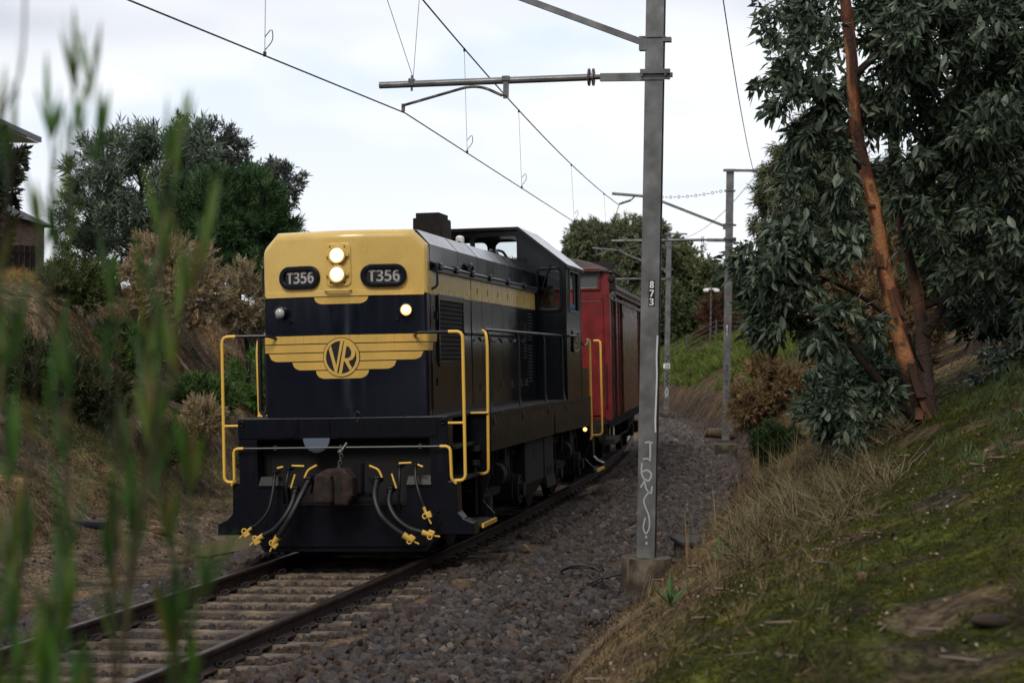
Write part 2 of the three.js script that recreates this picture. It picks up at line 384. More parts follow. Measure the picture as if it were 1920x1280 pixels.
// ------------------------------------------------------------------ ballast stones
function stoneGeo(seed, flat = 0.75) {
  const R = rng(seed), g = new THREE.IcosahedronGeometry(1, 0), p = g.attributes.position, mem = new Map();
  for (let i = 0; i < p.count; i++) {
    const key = [p.getX(i), p.getY(i), p.getZ(i)].map((v) => v.toFixed(3)).join();
    if (!mem.has(key)) mem.set(key, [R.r(0.62, 1.25), R.r(-0.2, 0.2)]);
    const [k, o] = mem.get(key);
    p.setXYZ(i, p.getX(i) * k * 1.1 + o, p.getY(i) * k * flat, p.getZ(i) * k * 0.85 - o);
  }
  g.computeVertexNormals();
  return ready(g);
}
const stoneMat = phy([1, 1, 1], 0.9, { specularIntensity: 0.4, bumpMap: T.fine, bumpScale: 0.05 });
function instances(parent, name, g, mat, items, kind = 'stuff') {
  const m = new THREE.InstancedMesh(g, mat, items.length), q = new THREE.Quaternion(), e = new THREE.Euler(), mt = new THREE.Matrix4(), c = new THREE.Color();
  items.forEach((t, i) => {
    if (t.q) q.copy(t.q); else q.setFromEuler(e.set(t.r[0], t.r[1], t.r[2]));
    const s = Array.isArray(t.s) ? V(...t.s) : V(t.s, t.s, t.s);
    m.setMatrixAt(i, mt.compose(V(...t.p), q, s));
    if (t.c) m.setColorAt(i, c.setRGB(...t.c));
  });
  m.name = parent === scene ? numbered(name) : name; m.castShadow = m.receiveShadow = true; m.userData.kind = kind;
  parent.add(m);
  return m;
}
{
  const R = rng(5), sets = [[], [], []];
  const lay = (s0, s1, d0, d1, per, size, keep) => {
    const n = Math.round((s1 - s0) * (d1 - d0) * per);
    for (let i = 0; i < n; i++) {
      const s = R.r(s0, s1), d = R.r(d0, d1);
      if (keep && !keep(s, d)) continue;
      const k = size * (0.55 + 0.85 * R() ** 1.5) * 1.12, w = W(s, d, H(s, d) + k * R.r(0.0, 0.75)), t = R.r(0.6, 1.5), warm = R.r(-1, 1) * 0.16;
      const base = R() < 0.05 ? [0.3, 0.26, 0.23] : [0.155, 0.132, 0.126];
      const rusty = sst(Math.abs(d), 1.9, 1.2) * 0.55 * R();
      let c = [base[0] * t * (1 + warm), base[1] * t, base[2] * t * (1 - warm)];
      c = mix3(c, [0.15, 0.098, 0.064], rusty);
      sets[Math.floor(R() * 3)].push({ p: w, r: [R() * 6.3, R() * 6.3, R() * 6.3], s: [k * R.r(0.8, 1.3), k, k], c });
    }
  };
  const edgeR = (s, d) => d < toeR(s) + 0.15 - 0.7 * fbm(s * 0.8 + 3, d * 0.8, 3, 141) && (s > -4.5 || d < 2.95 + (fbm(s, d, 2, 143) - 0.5));
  const between = (s, d) => { const f = ((s + 30) % 0.6 + 0.6) % 0.6; return Math.min(f, 0.6 - f) > 0.115 || Math.abs(d) > 1.34; };
  lay(-11.5, 0.5, -1.3, 1.3, 620, 0.021, (s, d) => between(s, d) && Math.abs(Math.abs(d) - 0.83) > 0.1);
  lay(-12, 4, 1.25, 3.5, 560, 0.04, (s, d) => edgeR(s, d) && (d > 1.55 + 0.5 * (fbm(s * 1.5, d, 3, 147) - 0.5) || fbm(s * 2, d * 3, 3, 145) > 0.6));
  lay(4, 14, 1.3, 3.6, 380, 0.043, edgeR);
  lay(14, 30, 1.3, 3.7, 170, 0.05, edgeR);
  lay(30, 60, 1.3, 3.3, 60, 0.06, edgeR);
  lay(-8, 6.5, -2.75, -1.25, 480, 0.041);
  lay(6.5, 12, -2.7, -1.3, 250, 0.038);
  const names = sets.map((a, i) => instances(scene, 'ballast_stones', stoneGeo(31 + i), stoneMat, a));
  ['crushed grey basalt ballast', 'angular brown grey ballast', 'small broken ballast'].forEach((t, i) => tag(names[i], t + ' spread along the railway track', 'ballast', 'ballast along the track'));
  // stones and clods strewn on the cess and on the left flat
  const L = [];
  for (let i = 0; i < 2600; i++) {
    const left = R() < 0.6, s = left ? R.r(-6, 18) : R.r(-6, 30), d = left ? R.r(-7.5, -3.8) : R.r(toeR(s) - 0.9, toeR(s) + 1);
    if (!left && R() < 0.5) continue;
    const k = 0.012 + 0.03 * R() ** 3, t = R.r(0.6, 1.3), tan = R();
    L.push({ p: W(s, d, H(s, d) + k * 0.2), r: [R() * 6, R() * 6, R() * 6], s: [k * 1.3, k, k], c: mix3([0.1, 0.085, 0.075], [0.26, 0.19, 0.12], tan).map((v) => v * t) });
  }
  tag(instances(scene, 'loose_stones', stoneGeo(77), stoneMat, L), 'small loose stones scattered over the earth beside the track', 'stones');
}

// ------------------------------------------------------------------ track
{
  const track = thing('railway_track', 'single railway track of rusty rails on concrete sleepers', 'railway track');
  const prof = [[-0.07, -0.165], [0.07, -0.165], [0.07, -0.152], [0.014, -0.128], [0.009, -0.06], [0.011, -0.05], [0.034, -0.038], [0.036, -0.012], [0.03, -0.003]];
  const full = [...prof, ...prof.slice(2).reverse().map(([x, y]) => [-x, y])];
  full.push(full[0]);
  for (const side of [-1, 1]) {
    const n = 190, at = (j) => -20 + 110 * (j / n) ** 1.4;
    const g = sheet(full.length - 1, n, (i, j) => { const d = side * 0.836 + full[i][0]; return W(at(j), d, full[i][1] + d * CANT); }, true);
    const q = g.toNonIndexed(); q.computeVertexNormals();
    const r = P(track, 'rail', q, M.rail);
    const top = sheet(2, n, (i, j) => { const d = side * 0.836 + (i - 1) * 0.029; return W(at(j), d, 0.0005 + (i === 1 ? 0.001 : -0.002) + d * CANT); }, true);
    P(r, 'running_surface', top, M.railTop);
  }
  const trap = ext([[-0.12, -0.2], [0.12, -0.2], [0.085, 0], [-0.085, 0]], 2.62, 0.012).translate(0, 0, -1.31).rotateY(Math.PI / 2);
  const body = ready(trap);
  const clipG = ready([smooth([[-0.05, 0.012, -0.05], [-0.055, 0.035, 0.01], [-0.02, 0.055, 0.045], [0.02, 0.04, 0.02], [0.03, 0.015, -0.03], [0.055, 0.03, -0.055], [0.075, 0.045, 0.0], [0.045, 0.03, 0.055]], 0.0125, 6, 22), bx(0.1, 0.02, 0.11, 0.01, 0.01, 0)]);
  const R = rng(9), tones = [0, 1, 2].map((k) => { const m = M.sleeper.clone(); m.color = lin(0.24 + 0.03 * k, 0.195 + 0.022 * k, 0.155 + 0.014 * k); m.map = T.conc.clone(); m.map.offset.set(k * 0.37, k * 0.19); m.map.needsUpdate = true; return m; });
  for (let k = -19; k < 96; k++) {
    const s = k * 0.6 + R.r(-0.02, 0.02), [, , th] = line(s);
    const m = new THREE.Mesh(body, tones[Math.floor(R() * 3)]); m.name = 'sleeper'; m.castShadow = m.receiveShadow = true;
    m.position.set(...W(s, 0, -0.1655)); m.rotation.set(0, -th + R.r(-0.006, 0.006), Math.atan(CANT), 'YXZ');
    track.add(m);
    if (k < 42) for (const side of [-1, 1]) for (const o of [-1, 1]) {
      const c = new THREE.Mesh(clipG, M.clip); c.name = 'rail_clip'; c.castShadow = c.receiveShadow = true;
      c.position.set(side * 0.836 + o * 0.105, 0.003, 0); c.rotation.y = o < 0 ? 0 : Math.PI; m.add(c);
    }
  }
}

// ------------------------------------------------------------------ diesel locomotive: x to the right, y up from the rail, z towards the viewer, front plate at z = 0
const loco = thing('diesel_locomotive', 'black and yellow diesel locomotive with lit headlights and winged emblem', 'locomotive', [-1.81, 0, -19.8]);
loco.rotation.set(0, -10.2 * Math.PI / 180, Math.atan(CANT), 'YXZ');
{
  const L = loco, HWD = 0.945, DK = 1.58, TOP = 3.66, CABX = 1.42, CF = -7.5, CR = -9.1, END = -11.5;
  const nz = (x) => -0.03 - Math.max(0, Math.abs(x) - 0.16) * 0.25;
  const topY = (x) => TOP - Math.max(0, Math.abs(x) - 0.78) * 1.0;
  // nose columns, with a small round at each vertical edge
  const cols = [];
  for (let i = 0; i <= 6; i++) { const a = (i / 6) * Math.PI / 2; cols.push([-HWD + 0.035 * (1 - Math.sin(Math.PI / 2 - a + 0)) * 0 - 0 + 0.035 * (1 - Math.cos(a)), 0.035 * (1 - Math.sin(a))]); }
  for (const x of [-0.84, -0.78, -0.7, -0.5, -0.3, -0.16, 0, 0.16, 0.3, 0.5, 0.7, 0.78, 0.84]) cols.push([x, 0]);
  for (let i = 6; i >= 0; i--) cols.push([-cols[i][0], cols[i][1]]);
  cols.unshift([-HWD, 0.3]); cols.push([HWD, 0.3]);
  const zAt = (c) => (c[1] === 0.3 ? -0.36 : nz(c[0]) - c[1]);
  const cap = sheet(cols.length - 1, 16, (i, j) => {
    const c = cols[i], t = topY(c[0]), r = 0.1, y0 = 2.945;
    if (j <= 6) return [c[0], mix(y0, t - r, j / 6), zAt(c)];
    if (j <= 14) { const a = ((j - 6) / 8) * Math.PI / 2; return [c[0] * (1 - 0.012 * (1 - Math.cos(a))), t - r + r * Math.sin(a), Math.max(-0.36, zAt(c) - r * (1 - Math.cos(a)))]; }
    return [c[0] * 0.988, t, j === 15 ? Math.max(-0.36, zAt(c) - r - 0.01) : -0.36];
  });
  P(L, 'nose_upper', cap, M.yellow, 'yellow upper half of the nose with bevelled top corners');
  P(L, 'nose_lower', sheet(cols.length - 1, 6, (i, j) => [cols[i][0], mix(DK, 2.945, j / 6), zAt(cols[i])]), M.navy, 'glossy midnight blue lower half of the nose');
  const along = (xa, xb, n, yb, yt, off) => sheet(n, 1, (i, j) => { const x = mix(xa, xb, i / n); return [x, j ? yt(x) : yb(x), nz(x) + off]; });
  const band = (y0, y1, off, w = HWD - 0.03) => [along(-w, w, 24, () => y0, () => y1, off), sheet(24, 1, (i, j) => { const x = mix(-w, w, i / 24); return [x, y1, nz(x) + (j ? -0.001 : off)]; }), sheet(24, 1, (i, j) => { const x = mix(-w, w, i / 24); return [x, y0, nz(x) + (j ? off : -0.001)]; })];
  P(L, 'nose_ledge', band(2.925, 2.975, 0.018), M.yellow);
  P(L, 'base_strip', band(1.585, 1.675, 0.016), M.navy);
  const tabEnd = (x, w, r, h) => (Math.abs(x) < w - r ? 0 : h * (1 - Math.sqrt(Math.max(0, 1 - ((Math.abs(x) - w + r) / r) ** 2))));
  P(L, 'painted_tab', along(-0.315, 0.315, 40, (x) => 2.838 + tabEnd(x, 0.315, 0.11, 0.086), () => 2.924, 0.004), M.gold);
  // winged emblem, five bars
  const bars = [[HWD - 0.03, 0], [HWD - 0.03, 0], [0.895, 0.11], [0.6, 0.11], [0.305, 0.11]];
  bars.forEach(([w, r], k) => {
    const yt = 2.492 - k * 0.0985, yb = yt - 0.0875;
    const gs = [along(-w, w, 60, (x) => yb + (r ? tabEnd(x, w, r, 0.0874) : 0), () => yt, 0.004)];
    if (k < 2) for (const sd of [-1, 1]) { const e = k ? -0.39 : -0.62; gs.push(sheet(1, 1, (i, j) => [sd * (HWD + 0.011), j ? yt : yb, i ? e - (j ? 0.03 : 0) : -0.27])); gs.push(sheet(6, 1, (i, j) => { const a = (i / 6) * Math.PI / 2; return [sd * (w + 0.041 * Math.sin(a)), j ? yt : yb, mix(nz(w) + 0.004, -0.27, 1 - Math.cos(a))]; })); }
    P(L, 'wing_bar', gs, M.gold);
  });
  const disc = (r0, r1, off) => sheet(40, 3, (i, j) => { const a = (i / 40) * Math.PI * 2, r = mix(r0, r1, j / 3), x = -r * Math.cos(a) * 0.96; return [x, 2.246 + r * Math.sin(a), nz(x) + off]; }, true);
  const em = P(L, 'round_emblem', disc(0.0005, 0.222, 0.008), M.plateBk);
  P(em, 'ring', disc(0.182, 0.214, 0.012), M.gold);
  const q = 0.00112, poly = (pts) => ext(pts.map(([x, y]) => [(x - 852) * q * 0.96, 2.246 - (y - 368) * q]), 0.003).translate(0, 0, -0.03 + 0.011);
  P(em, 'letter_v', [poly([[722, 288], [746, 250], [800, 452], [848, 205], [880, 205], [806, 522], [782, 515]])], M.gold);
  const Rl = [[890, 212]];
  for (let i = 0; i <= 10; i++) { const a = -1.25 + (i / 10) * 2.6; Rl.push([920 + 82 * Math.cos(a), 318 + 85 * Math.sin(a)]); }
  P(em, 'letter_r', [poly([[888, 212], [918, 216], [972, 250], [1000, 300], [1002, 350], [975, 392], [930, 408], [968, 480], [942, 500], [892, 412], [880, 412], [857, 527], [824, 527]].map((p) => p)), ], M.gold);
  P(em, 'letter_counter', [ext([[912, 258], [940, 270], [962, 308], [960, 348], [938, 374], [890, 380]].map(([x, y]) => [(x - 852) * q * 0.96, 2.246 - (y - 368) * q]), 0.003).translate(0, 0, -0.03 + 0.013)], M.plateBk);
  // headlights
  const hp = P(L, 'headlight_plate', ext(rrect(0.275, 0.465, 0.05, -0.012, 3.272), 0.02, 0.006).translate(0, 0, -0.032), M.yellow);
  for (const [sx, sy] of [[-0.09, 0.2], [0.075, 0.2], [-0.09, -0.2], [0.07, -0.2]]) P(hp, 'bolt', [cy(0.008, 0.008, 0.012, 8, sx - 0.012, 3.272 + sy, -0.008, Math.PI / 2)], M.plateBk);
  const lamp = (x, y, r, z, lens, parent = L) => {
    const h = P(parent, 'headlight', [tr(new THREE.TorusGeometry(r, r * 0.13, 10, 28), x, y, z + 0.03), tr(new THREE.CylinderGeometry(r, r * 1.02, 0.05, 28, 1, true), x, y, z, Math.PI / 2)], M.yellow);
    P(h, 'headlight_lens', [tr(new THREE.SphereGeometry(r * 2.2, 28, 8, 0, 6.29, 0, 0.36), x, y, z + 0.022 - r * 2.0, Math.PI / 2)], lens);
    P(h, 'reflector_rim', [tr(new THREE.SphereGeometry(r * 2.2, 28, 4, 0, 6.29, 0.36, 0.11), x, y, z + 0.022 - r * 2.0, Math.PI / 2)], M.lampRim);
    for (const sd of [-1, 1]) P(h, 'hinge', [bx(0.035, 0.03, 0.03, x + sd * r * 1.22, y, z + 0.012), cy(0.006, 0.006, 0.045, 6, x + sd * r * 1.35, y, z + 0.02, 0)], M.yellow);
    return h;
  };
  lamp(-0.016, 3.378, 0.092, 0.0, M.lampOn); lamp(-0.02, 3.166, 0.092, 0.0, M.lampOn);
  for (const y of [3.378, 3.166]) {
    const s = new THREE.SpotLight(0xffdca0, 30, 60, 0.35, 0.8, 2); s.position.set(-0.018, y, 0.08); s.target.position.set(-0.018, y - 1.2, 20); s.castShadow = true; s.shadow.radius = 4; s.name = 'headlight_beam';
    L.add(s, s.target);
  }
  P(L, 'grab_bar', [bent([[-0.16, 2.985, -0.02], [-0.16, 2.985, 0.035], [0.13, 2.985, 0.035], [0.13, 2.985, -0.02]], 0.011, 0.03)], M.yellow);
  // number boards on the nose facets
  const tilt = Math.atan(0.25);
  for (const sd of [-1, 1]) {
    const g = new THREE.Group(); g.name = 'number_board'; g.position.set(sd * 0.478, 3.142, nz(0.478)); g.rotation.y = sd * tilt; L.add(g);
    P(g, 'surround', ext(rrect(0.49, 0.232, 0.112), 0.05, 0.012, [rrect(0.42, 0.168, 0.08)]).translate(0, 0, -0.004), M.frame);
    P(g, 'plate', ext(rrect(0.43, 0.18, 0.085), 0.012).translate(0, 0, 0.001), M.plateBk);
    P(g, 'numerals', [text('T356', 0.128, 0.004).scale(0.92, 1, 1).translate(0.005, 0, 0.0145)], M.greyText);
  }
  // marker lights
  for (const sd of [-1, 1]) {
    const g = new THREE.Group(); g.name = 'marker_light'; g.position.set(sd * 0.72, 2.755, nz(0.72)); g.rotation.y = sd * tilt * 0.5; L.add(g);
    P(g, 'housing', [tr(new THREE.CylinderGeometry(0.068, 0.078, 0.07, 22, 1, true), 0, 0, 0.03, Math.PI / 2), tr(new THREE.TorusGeometry(0.066, 0.009, 8, 22), 0, 0, 0.065)], M.navy);
    P(g, 'lens', [tr(new THREE.SphereGeometry(0.066, 20, 10, 0, 6.29, 0, 1.4), 0, 0, 0.03, Math.PI / 2)], sd > 0 ? M.markOn : M.lensOff, sd > 0 ? 'glowing amber marker lens' : 'unlit clear marker lens');
    P(L, 'knob', [cy(0.022, 0.026, 0.025, 14, sd * 0.616, 2.655, nz(0.616) + 0.012, Math.PI / 2)], M.navy);
    P(L, 'grab_handle', [bent([[sd * HWD, 3.29, -0.42], [sd * (HWD + 0.075), 3.285, -0.42], [sd * (HWD + 0.075), 3.02, -0.42], [sd * HWD, 2.99, -0.42]], 0.015, 0.06)], M.blackRail);
  }
  const ml = new THREE.PointLight(0xffb060, 0.05, 4, 2); ml.position.set(0.73, 2.755, nz(0.72) + 0.13); ml.castShadow = true; ml.name = 'marker_glow'; L.add(ml);

  // main hood
  const hp2 = [[-HWD, DK], [HWD, DK], [HWD, 3.49], [0.8, TOP - 0.005], [-0.8, TOP - 0.005], [-HWD, 3.49]];
  P(L, 'hood', [ext(hp2, -0.36 - CF, 0.006).translate(0, 0, CF - 0.003)], M.hood);
  P(L, 'roof_walkway', [bx(0.62, 0.018, 6.2, 0.05, TOP + 0.012, -3.9)], M.deck);
  for (const sd of [-1, 1]) {
    const X = sd * (HWD + 0.004);
    P(L, 'side_band', [bx(0.01, 0.265, 2.24, X, 3.065, -1.48)], M.yellow);
    for (let i = 0; i < 7; i++) for (const y of [2.95, 3.18]) if (i % 2 || y < 3) P(L, 'rivet', [tr(new THREE.SphereGeometry(0.008, 6, 4), X + sd * 0.006, y, -0.5 - i * 0.34)], M.yellow);
    const dz = [-2.62, -3.27, -3.97, -4.7, -5.45, -6.2, -6.62, -7.06, -7.45];
    for (let i = 0; i < dz.length - 1; i++) {
      const a = dz[i] - 0.008, b = dz[i + 1] + 0.008, w = a - b, c = (a + b) / 2;
      const ud = P(L, 'upper_door', [rbx(0.02, 0.262, w, 0.004, X, 3.064, c)], M.yellow);
      if (i < 6) P(ud, 'latch', [bx(0.016, 0.07, 0.018, X + sd * 0.014, 3.06, c - 0.05), bx(0.02, 0.018, 0.05, X + sd * 0.014, 3.03, c - 0.05)], M.yellow);
      const ld = P(L, 'hood_door', [rbx(0.02, 1.27, w, 0.004, X, 2.285, c)], M.hood);
      if (i < 6) {
        P(ld, 'door_lip', [bent([[X + sd * 0.012, 2.43, c - w * 0.36], [X + sd * 0.02, 2.475, c - w * 0.2], [X + sd * 0.02, 2.475, c + w * 0.2], [X + sd * 0.012, 2.43, c + w * 0.36]], 0.012, 0.06, 6)], M.hood);
        P(ld, 'door_handle', [bx(0.025, 0.1, 0.025, X + sd * 0.02, 1.86, c - w * 0.3), bx(0.03, 0.025, 0.05, X + sd * 0.024, 1.82, c - w * 0.3)], M.steel);
      }
      if (i === 5 || i === 6) for (let k = 0; k < (i === 5 ? 11 : 22); k++) { if (i === 6 && k === 9) continue; P(ld, 'louvre', [bx(0.035, 0.014, w * (i === 5 ? 0.3 : 0.75), X + sd * 0.02, 2.86 - k * 0.047 - (i === 5 ? 0.17 : 0), c, 0, 0, sd * -0.5)], M.louvre); }
    }
    // grille near the nose
    const gr = P(L, 'side_grille', [bx(0.02, 0.72, 1.34, X, 2.53, -1.4)], M.underDk);
    P(gr, 'grille_frame', [ext(rrect(1.44, 0.82, 0.02), 0.03, 0.005, [rrect(1.32, 0.7, 0.01)]).rotateY(Math.PI / 2).translate(X - 0.005, 2.53, -1.4)], M.hood);
    for (let k = 0; k < 13; k++) P(gr, 'slat', [bx(0.03, 0.012, 1.3, X + sd * 0.008, 2.22 + k * 0.051, -1.4, 0, 0, sd * -0.6)], M.under);
    P(L, 'lower_side_panel', [rbx(0.02, 0.52, 2.2, 0.004, X, 1.9, -1.48)], M.hood);
    P(L, 'hood_hinge', [bx(0.02, 0.09, 0.03, X + sd * 0.012, 2.7, -0.6), bx(0.02, 0.09, 0.03, X + sd * 0.012, 1.95, -0.6)], M.hood);
    // pipe rail along the hood, with brackets
    P(L, 'hood_pipe', [rod([sd * (HWD + 0.05), 3.25, -0.48], [sd * (HWD + 0.05), 3.25, -7.4], 0.022), bx(0.1, 0.045, 6.9, sd * (HWD + 0.01), 3.215, -3.93)], M.blackRail);
    for (const z of [-0.62, -1.5, -2.45, -3.6, -4.9, -6.2]) P(L, 'pipe_bracket', [rbx(0.1, 0.085, 0.16, 0.02, sd * (HWD + 0.04), 3.25, z)], M.frame);
    P(L, 'lifting_eye', [tr(new THREE.TorusGeometry(0.1, 0.028, 8, 16, Math.PI), sd * (HWD + 0.05), 3.26, -2.42, 0, Math.PI / 2)], M.frame);
    for (const z of [-1.9, -3.1, -4.4, -5.5]) P(L, 'roof_seam', [ext([[HWD + 0.004, 3.27], [HWD + 0.008, 3.27], [HWD + 0.008, 3.494], [0.803, 3.665], [0.4, 3.665], [0.4, 3.657], [0.8, 3.657], [HWD + 0.002, 3.49]].map(([x, y]) => [sd * x, y]), 0.018).translate(0, 0, z)], M.hood);
  }
  P(L, 'exhaust_stack', [ext([[-0.2, 3.6], [0.2, 3.6], [0.19, 4.12], [0.15, 4.125], [0.15, 4.19], [-0.15, 4.19], [-0.15, 4.125], [-0.19, 4.12]], 0.6, 0.01).translate(0, 0, -5.05)], M.stackM);
  const rad = P(L, 'white_antenna', [rbx(0.11, 0.3, 0.16, 0.045, 0.26, 3.79, -5.35)], M.white);
  P(rad, 'antenna_mark', [tr(new THREE.TorusGeometry(0.03, 0.01, 6, 14, 4.6), 0.26, 3.82, -5.266, 0, 0, -1.2)], M.plateBk);
  for (const x of [-0.62, -0.52, 0.52, 0.62]) P(L, 'roof_pipe', [bent([[x, TOP - 0.02, -6.2], [x, TOP + 0.12, -6.2], [x, TOP + 0.12, -6.75], [x * 1.25, 3.34, -7.35], [x * 1.32, 3.2, -7.5]], 0.02, 0.12)], M.blackRail);

  // cab
  const cabP = [[-CABX, DK], [CABX, DK], [CABX, 3.62], [0.72, 4.15], [-0.72, 4.15], [-CABX, 3.62]];
  const wOut = rrect(0.36, 0.62, 0.07, 1.17, 3.24), wOutL = rrect(0.36, 0.62, 0.07, -1.17, 3.24), up1 = rrect(0.66, 0.4, 0.06, 0.36, 3.875), up2 = rrect(0.66, 0.4, 0.06, -0.36, 3.875);
  P(L, 'cab_front_wall', ext(cabP, 0.05, 0.006, [wOut, wOutL, up1, up2]).translate(0, 0, CF - 0.05), M.hood);
  P(L, 'cab_rear_wall', ext(cabP, 0.05, 0.006, [rrect(0.42, 0.6, 0.07, 1.1, 3.26), rrect(0.42, 0.6, 0.07, -1.1, 3.26), rrect(0.6, 0.4, 0.1, 0.36, 3.89), rrect(0.6, 0.4, 0.1, -0.36, 3.89)]).translate(0, 0, CR), M.hood);
  P(L, 'cab_floor', [bx(2.76, 0.05, 1.5, 0, DK + 0.04, (CF + CR) / 2)], M.frameIn);
  for (const sd of [-1, 1]) {
    const side = ext([[CF - 0.06, DK], [CF - 0.06, 3.62], [CR + 0.06, 3.62], [CR + 0.06, DK]].map(([z, y]) => [-z, y]), 0.045, 0.004, [[[-CF + 0.34, 2.93], [-CF + 0.34, 3.53], [-CR - 0.2, 3.53], [-CR - 0.2, 2.93]]]);
    P(L, 'cab_side_wall', side.rotateY(Math.PI / 2).translate(sd > 0 ? CABX - 0.044 : -CABX - 0.001, 0, 0), M.hood);
    const X = sd * (CABX - 0.01);
    const wf = P(L, 'side_window', [bx(0.03, 0.62, 0.035, X + sd * 0.012, 3.23, CF - 0.36), bx(0.03, 0.62, 0.035, X + sd * 0.012, 3.23, CR + 0.22), bx(0.03, 0.03, 1.0, X + sd * 0.012, 3.54, (CF + CR) / 2 - 0.07), bx(0.03, 0.03, 1.0, X + sd * 0.012, 2.92, (CF + CR) / 2 - 0.07), bx(0.025, 0.6, 0.03, X, 3.23, -8.42)], M.steel);
    P(wf, 'pane', [bx(0.006, 0.58, 0.43, X - sd * 0.02, 3.23, -8.65)], M.glass);
    P(L, 'number_plate', [ext(rrect(0.55, 0.32, 0.05), 0.02, 0.005).rotateY(sd * Math.PI / 2).translate(sd * (CABX + 0.004), 2.46, -8.35)], M.frame);
    P(L, 'plate_rim', [ext(rrect(0.55, 0.32, 0.05), 0.014, 0.003, [rrect(0.49, 0.26, 0.03)]).rotateY(sd * Math.PI / 2).translate(sd * (CABX + 0.022), 2.46, -8.35), text('T356', 0.11, 0.006).rotateY(sd * Math.PI / 2).translate(sd * (CABX + 0.024), 2.5, -8.35), bx(0.006, 0.02, 0.34, sd * (CABX + 0.026), 2.4, -8.35), bx(0.006, 0.02, 0.24, sd * (CABX + 0.026), 2.37, -8.35)], M.brass);
    const w1 = P(L, 'front_window', [ext(rrect(0.4, 0.66, 0.085, sd * 1.17, 3.24), 0.022, 0.005, [rrect(0.335, 0.595, 0.06, sd * 1.17, 3.24)]).translate(0, 0, CF - 0.004)], M.frame);
    P(w1, 'pane', [ext(rrect(0.36, 0.62, 0.07, sd * 1.17, 3.24), 0.006).translate(0, 0, CF - 0.03)], M.cabGlass);
    P(w1, 'wiper', [rod([sd * 1.2, 3.62, CF + 0.03], [sd * 1.1, 3.36, CF + 0.025], 0.008), rod([sd * 1.12, 3.42, CF + 0.024], [sd * 1.07, 3.25, CF + 0.022], 0.007)], M.rubber);
    P(L, 'cab_step_panel', [bx(0.03, 0.46, 0.8, sd * (CABX - 0.02), DK + 0.23, CR - 0.4)], M.hood);
  }
  for (const x of [0.36, -0.36]) P(L, 'upper_window_pane', [ext(rrect(0.65, 0.39, 0.05, x, 3.875), 0.005).translate(0, 0, CF - 0.03)], M.glass);
  // cab roof: folded sheet with a brim
  const ro = [[-CABX - 0.05, 3.6], [-0.73, 4.19], [0.73, 4.19], [CABX + 0.05, 3.6], [CABX + 0.05, 3.56], [CABX + 0.015, 3.585], [0.715, 4.152], [-0.715, 4.152], [-CABX - 0.015, 3.585], [-CABX - 0.05, 3.56]];
  P(L, 'cab_roof', ext(ro, 1.82, 0.006).translate(0, 0, CR - 0.08), M.hood);
  P(L, 'control_desk', [bx(0.9, 0.35, 0.4, 0.85, 2.55, CF - 0.35), bx(0.5, 1.2, 0.35, -0.4, 2.2, CF - 0.3)], M.frameIn);

  // underframe, deck and sills
  P(L, 'deck', [bx(2.36, 0.03, 1.3, 0, DK - 0.016, -0.67), bx(2.8, 0.03, 8.8, 0, DK - 0.016, -5.72), bx(2.36, 0.03, 1.3, 0, DK - 0.016, -10.8)], M.deck);
  for (const sd of [-1, 1]) {
    const sl = P(L, 'side_sill', ext([[1.36, 1.57], [1.36, 1.12], [6.1, 1.12], [6.13, 1.36], [6.17, 1.45], [6.21, 1.36], [6.24, 1.12], [10.08, 1.1], [10.08, 1.57]], 0.03, 0.004).rotateY(Math.PI / 2).translate(sd > 0 ? 1.392 : -1.422, 0, 0), M.sill);
    for (let i = 0; i < 32; i++) P(sl, 'rivet', [tr(new THREE.SphereGeometry(0.009, 5, 4), sd * 1.424, 1.53, -1.5 - i * 0.27)], M.hood);
    P(L, 'underframe_beam', [bx(0.12, 0.4, 10.6, sd * 0.75, 1.33, -5.75)], M.underDk);
  }
  P(L, 'underframe_plate', [bx(2.6, 0.06, 9, 0, 1.16, -5.7)], M.underDk);
  // front and rear plates with recess
  const outl = [[-1.19, 1.57], [1.19, 1.57], [1.19, 0.86], [1.275, 0.85], [1.28, 0.52], [1.34, 0.45], [1.46, 0.4], [1.47, 0.29], [1.06, 0.29], [0.94, 0.1], [-0.92, 0.1], [-1.04, 0.29], [-1.455, 0.29], [-1.45, 0.4], [-1.34, 0.45], [-1.275, 0.52], [-1.27, 0.85], [-1.19, 0.86]];
  const hole = [[-0.985, 1.345], [0.99, 1.345], [0.995, 0.81], [0.725, 0.81], [0.72, 0.61], [-0.69, 0.61], [-0.69, 0.81], [-0.98, 0.81]];
  for (const e of [0, 1]) {
    const z = e ? END + 0.26 : -0.26;
    P(L, e ? 'rear_pilot' : 'front_pilot', [ext(outl, 0.26, 0.008, [hole])].map((g) => (e ? g.rotateY(Math.PI).translate(0, 0, END + 0.26) : g.translate(0, 0, z))), M.frame);
    P(L, 'pilot_back_plate', [bx(2.1, 1.0, 0.03, 0, 0.98, e ? END + 0.3 : -0.29)], M.frameIn);
    if (e) continue;
    P(L, 'pilot_lip', [bx(1.84, 0.015, 0.03, 0.01, 0.165, 0.014)], M.frame);
    P(L, 'pilot_ledge', [bx(1.4, 0.012, 0.29, 0.015, 0.616, -0.125)], M.blackRail);
    for (const x of [-0.835, 0.86]) P(L, 'pilot_step', [ext([[-0.14, 0], [0.14, 0], [0.125, 0.11], [-0.125, 0.11]], 0.02).rotateX(-0.5).translate(x, 0.822, -0.01), bx(0.285, 0.01, 0.09, x, 0.818, -0.03)], M.frame);
    P(L, 'top_beam_patch', [bx(0.3, 0.22, 0.012, -0.29, 1.46, 0.008), bx(0.7, 0.2, 0.01, -0.85, 1.46, 0.007), bx(1.15, 0.2, 0.01, 0.5, 1.46, 0.007)], M.frame);
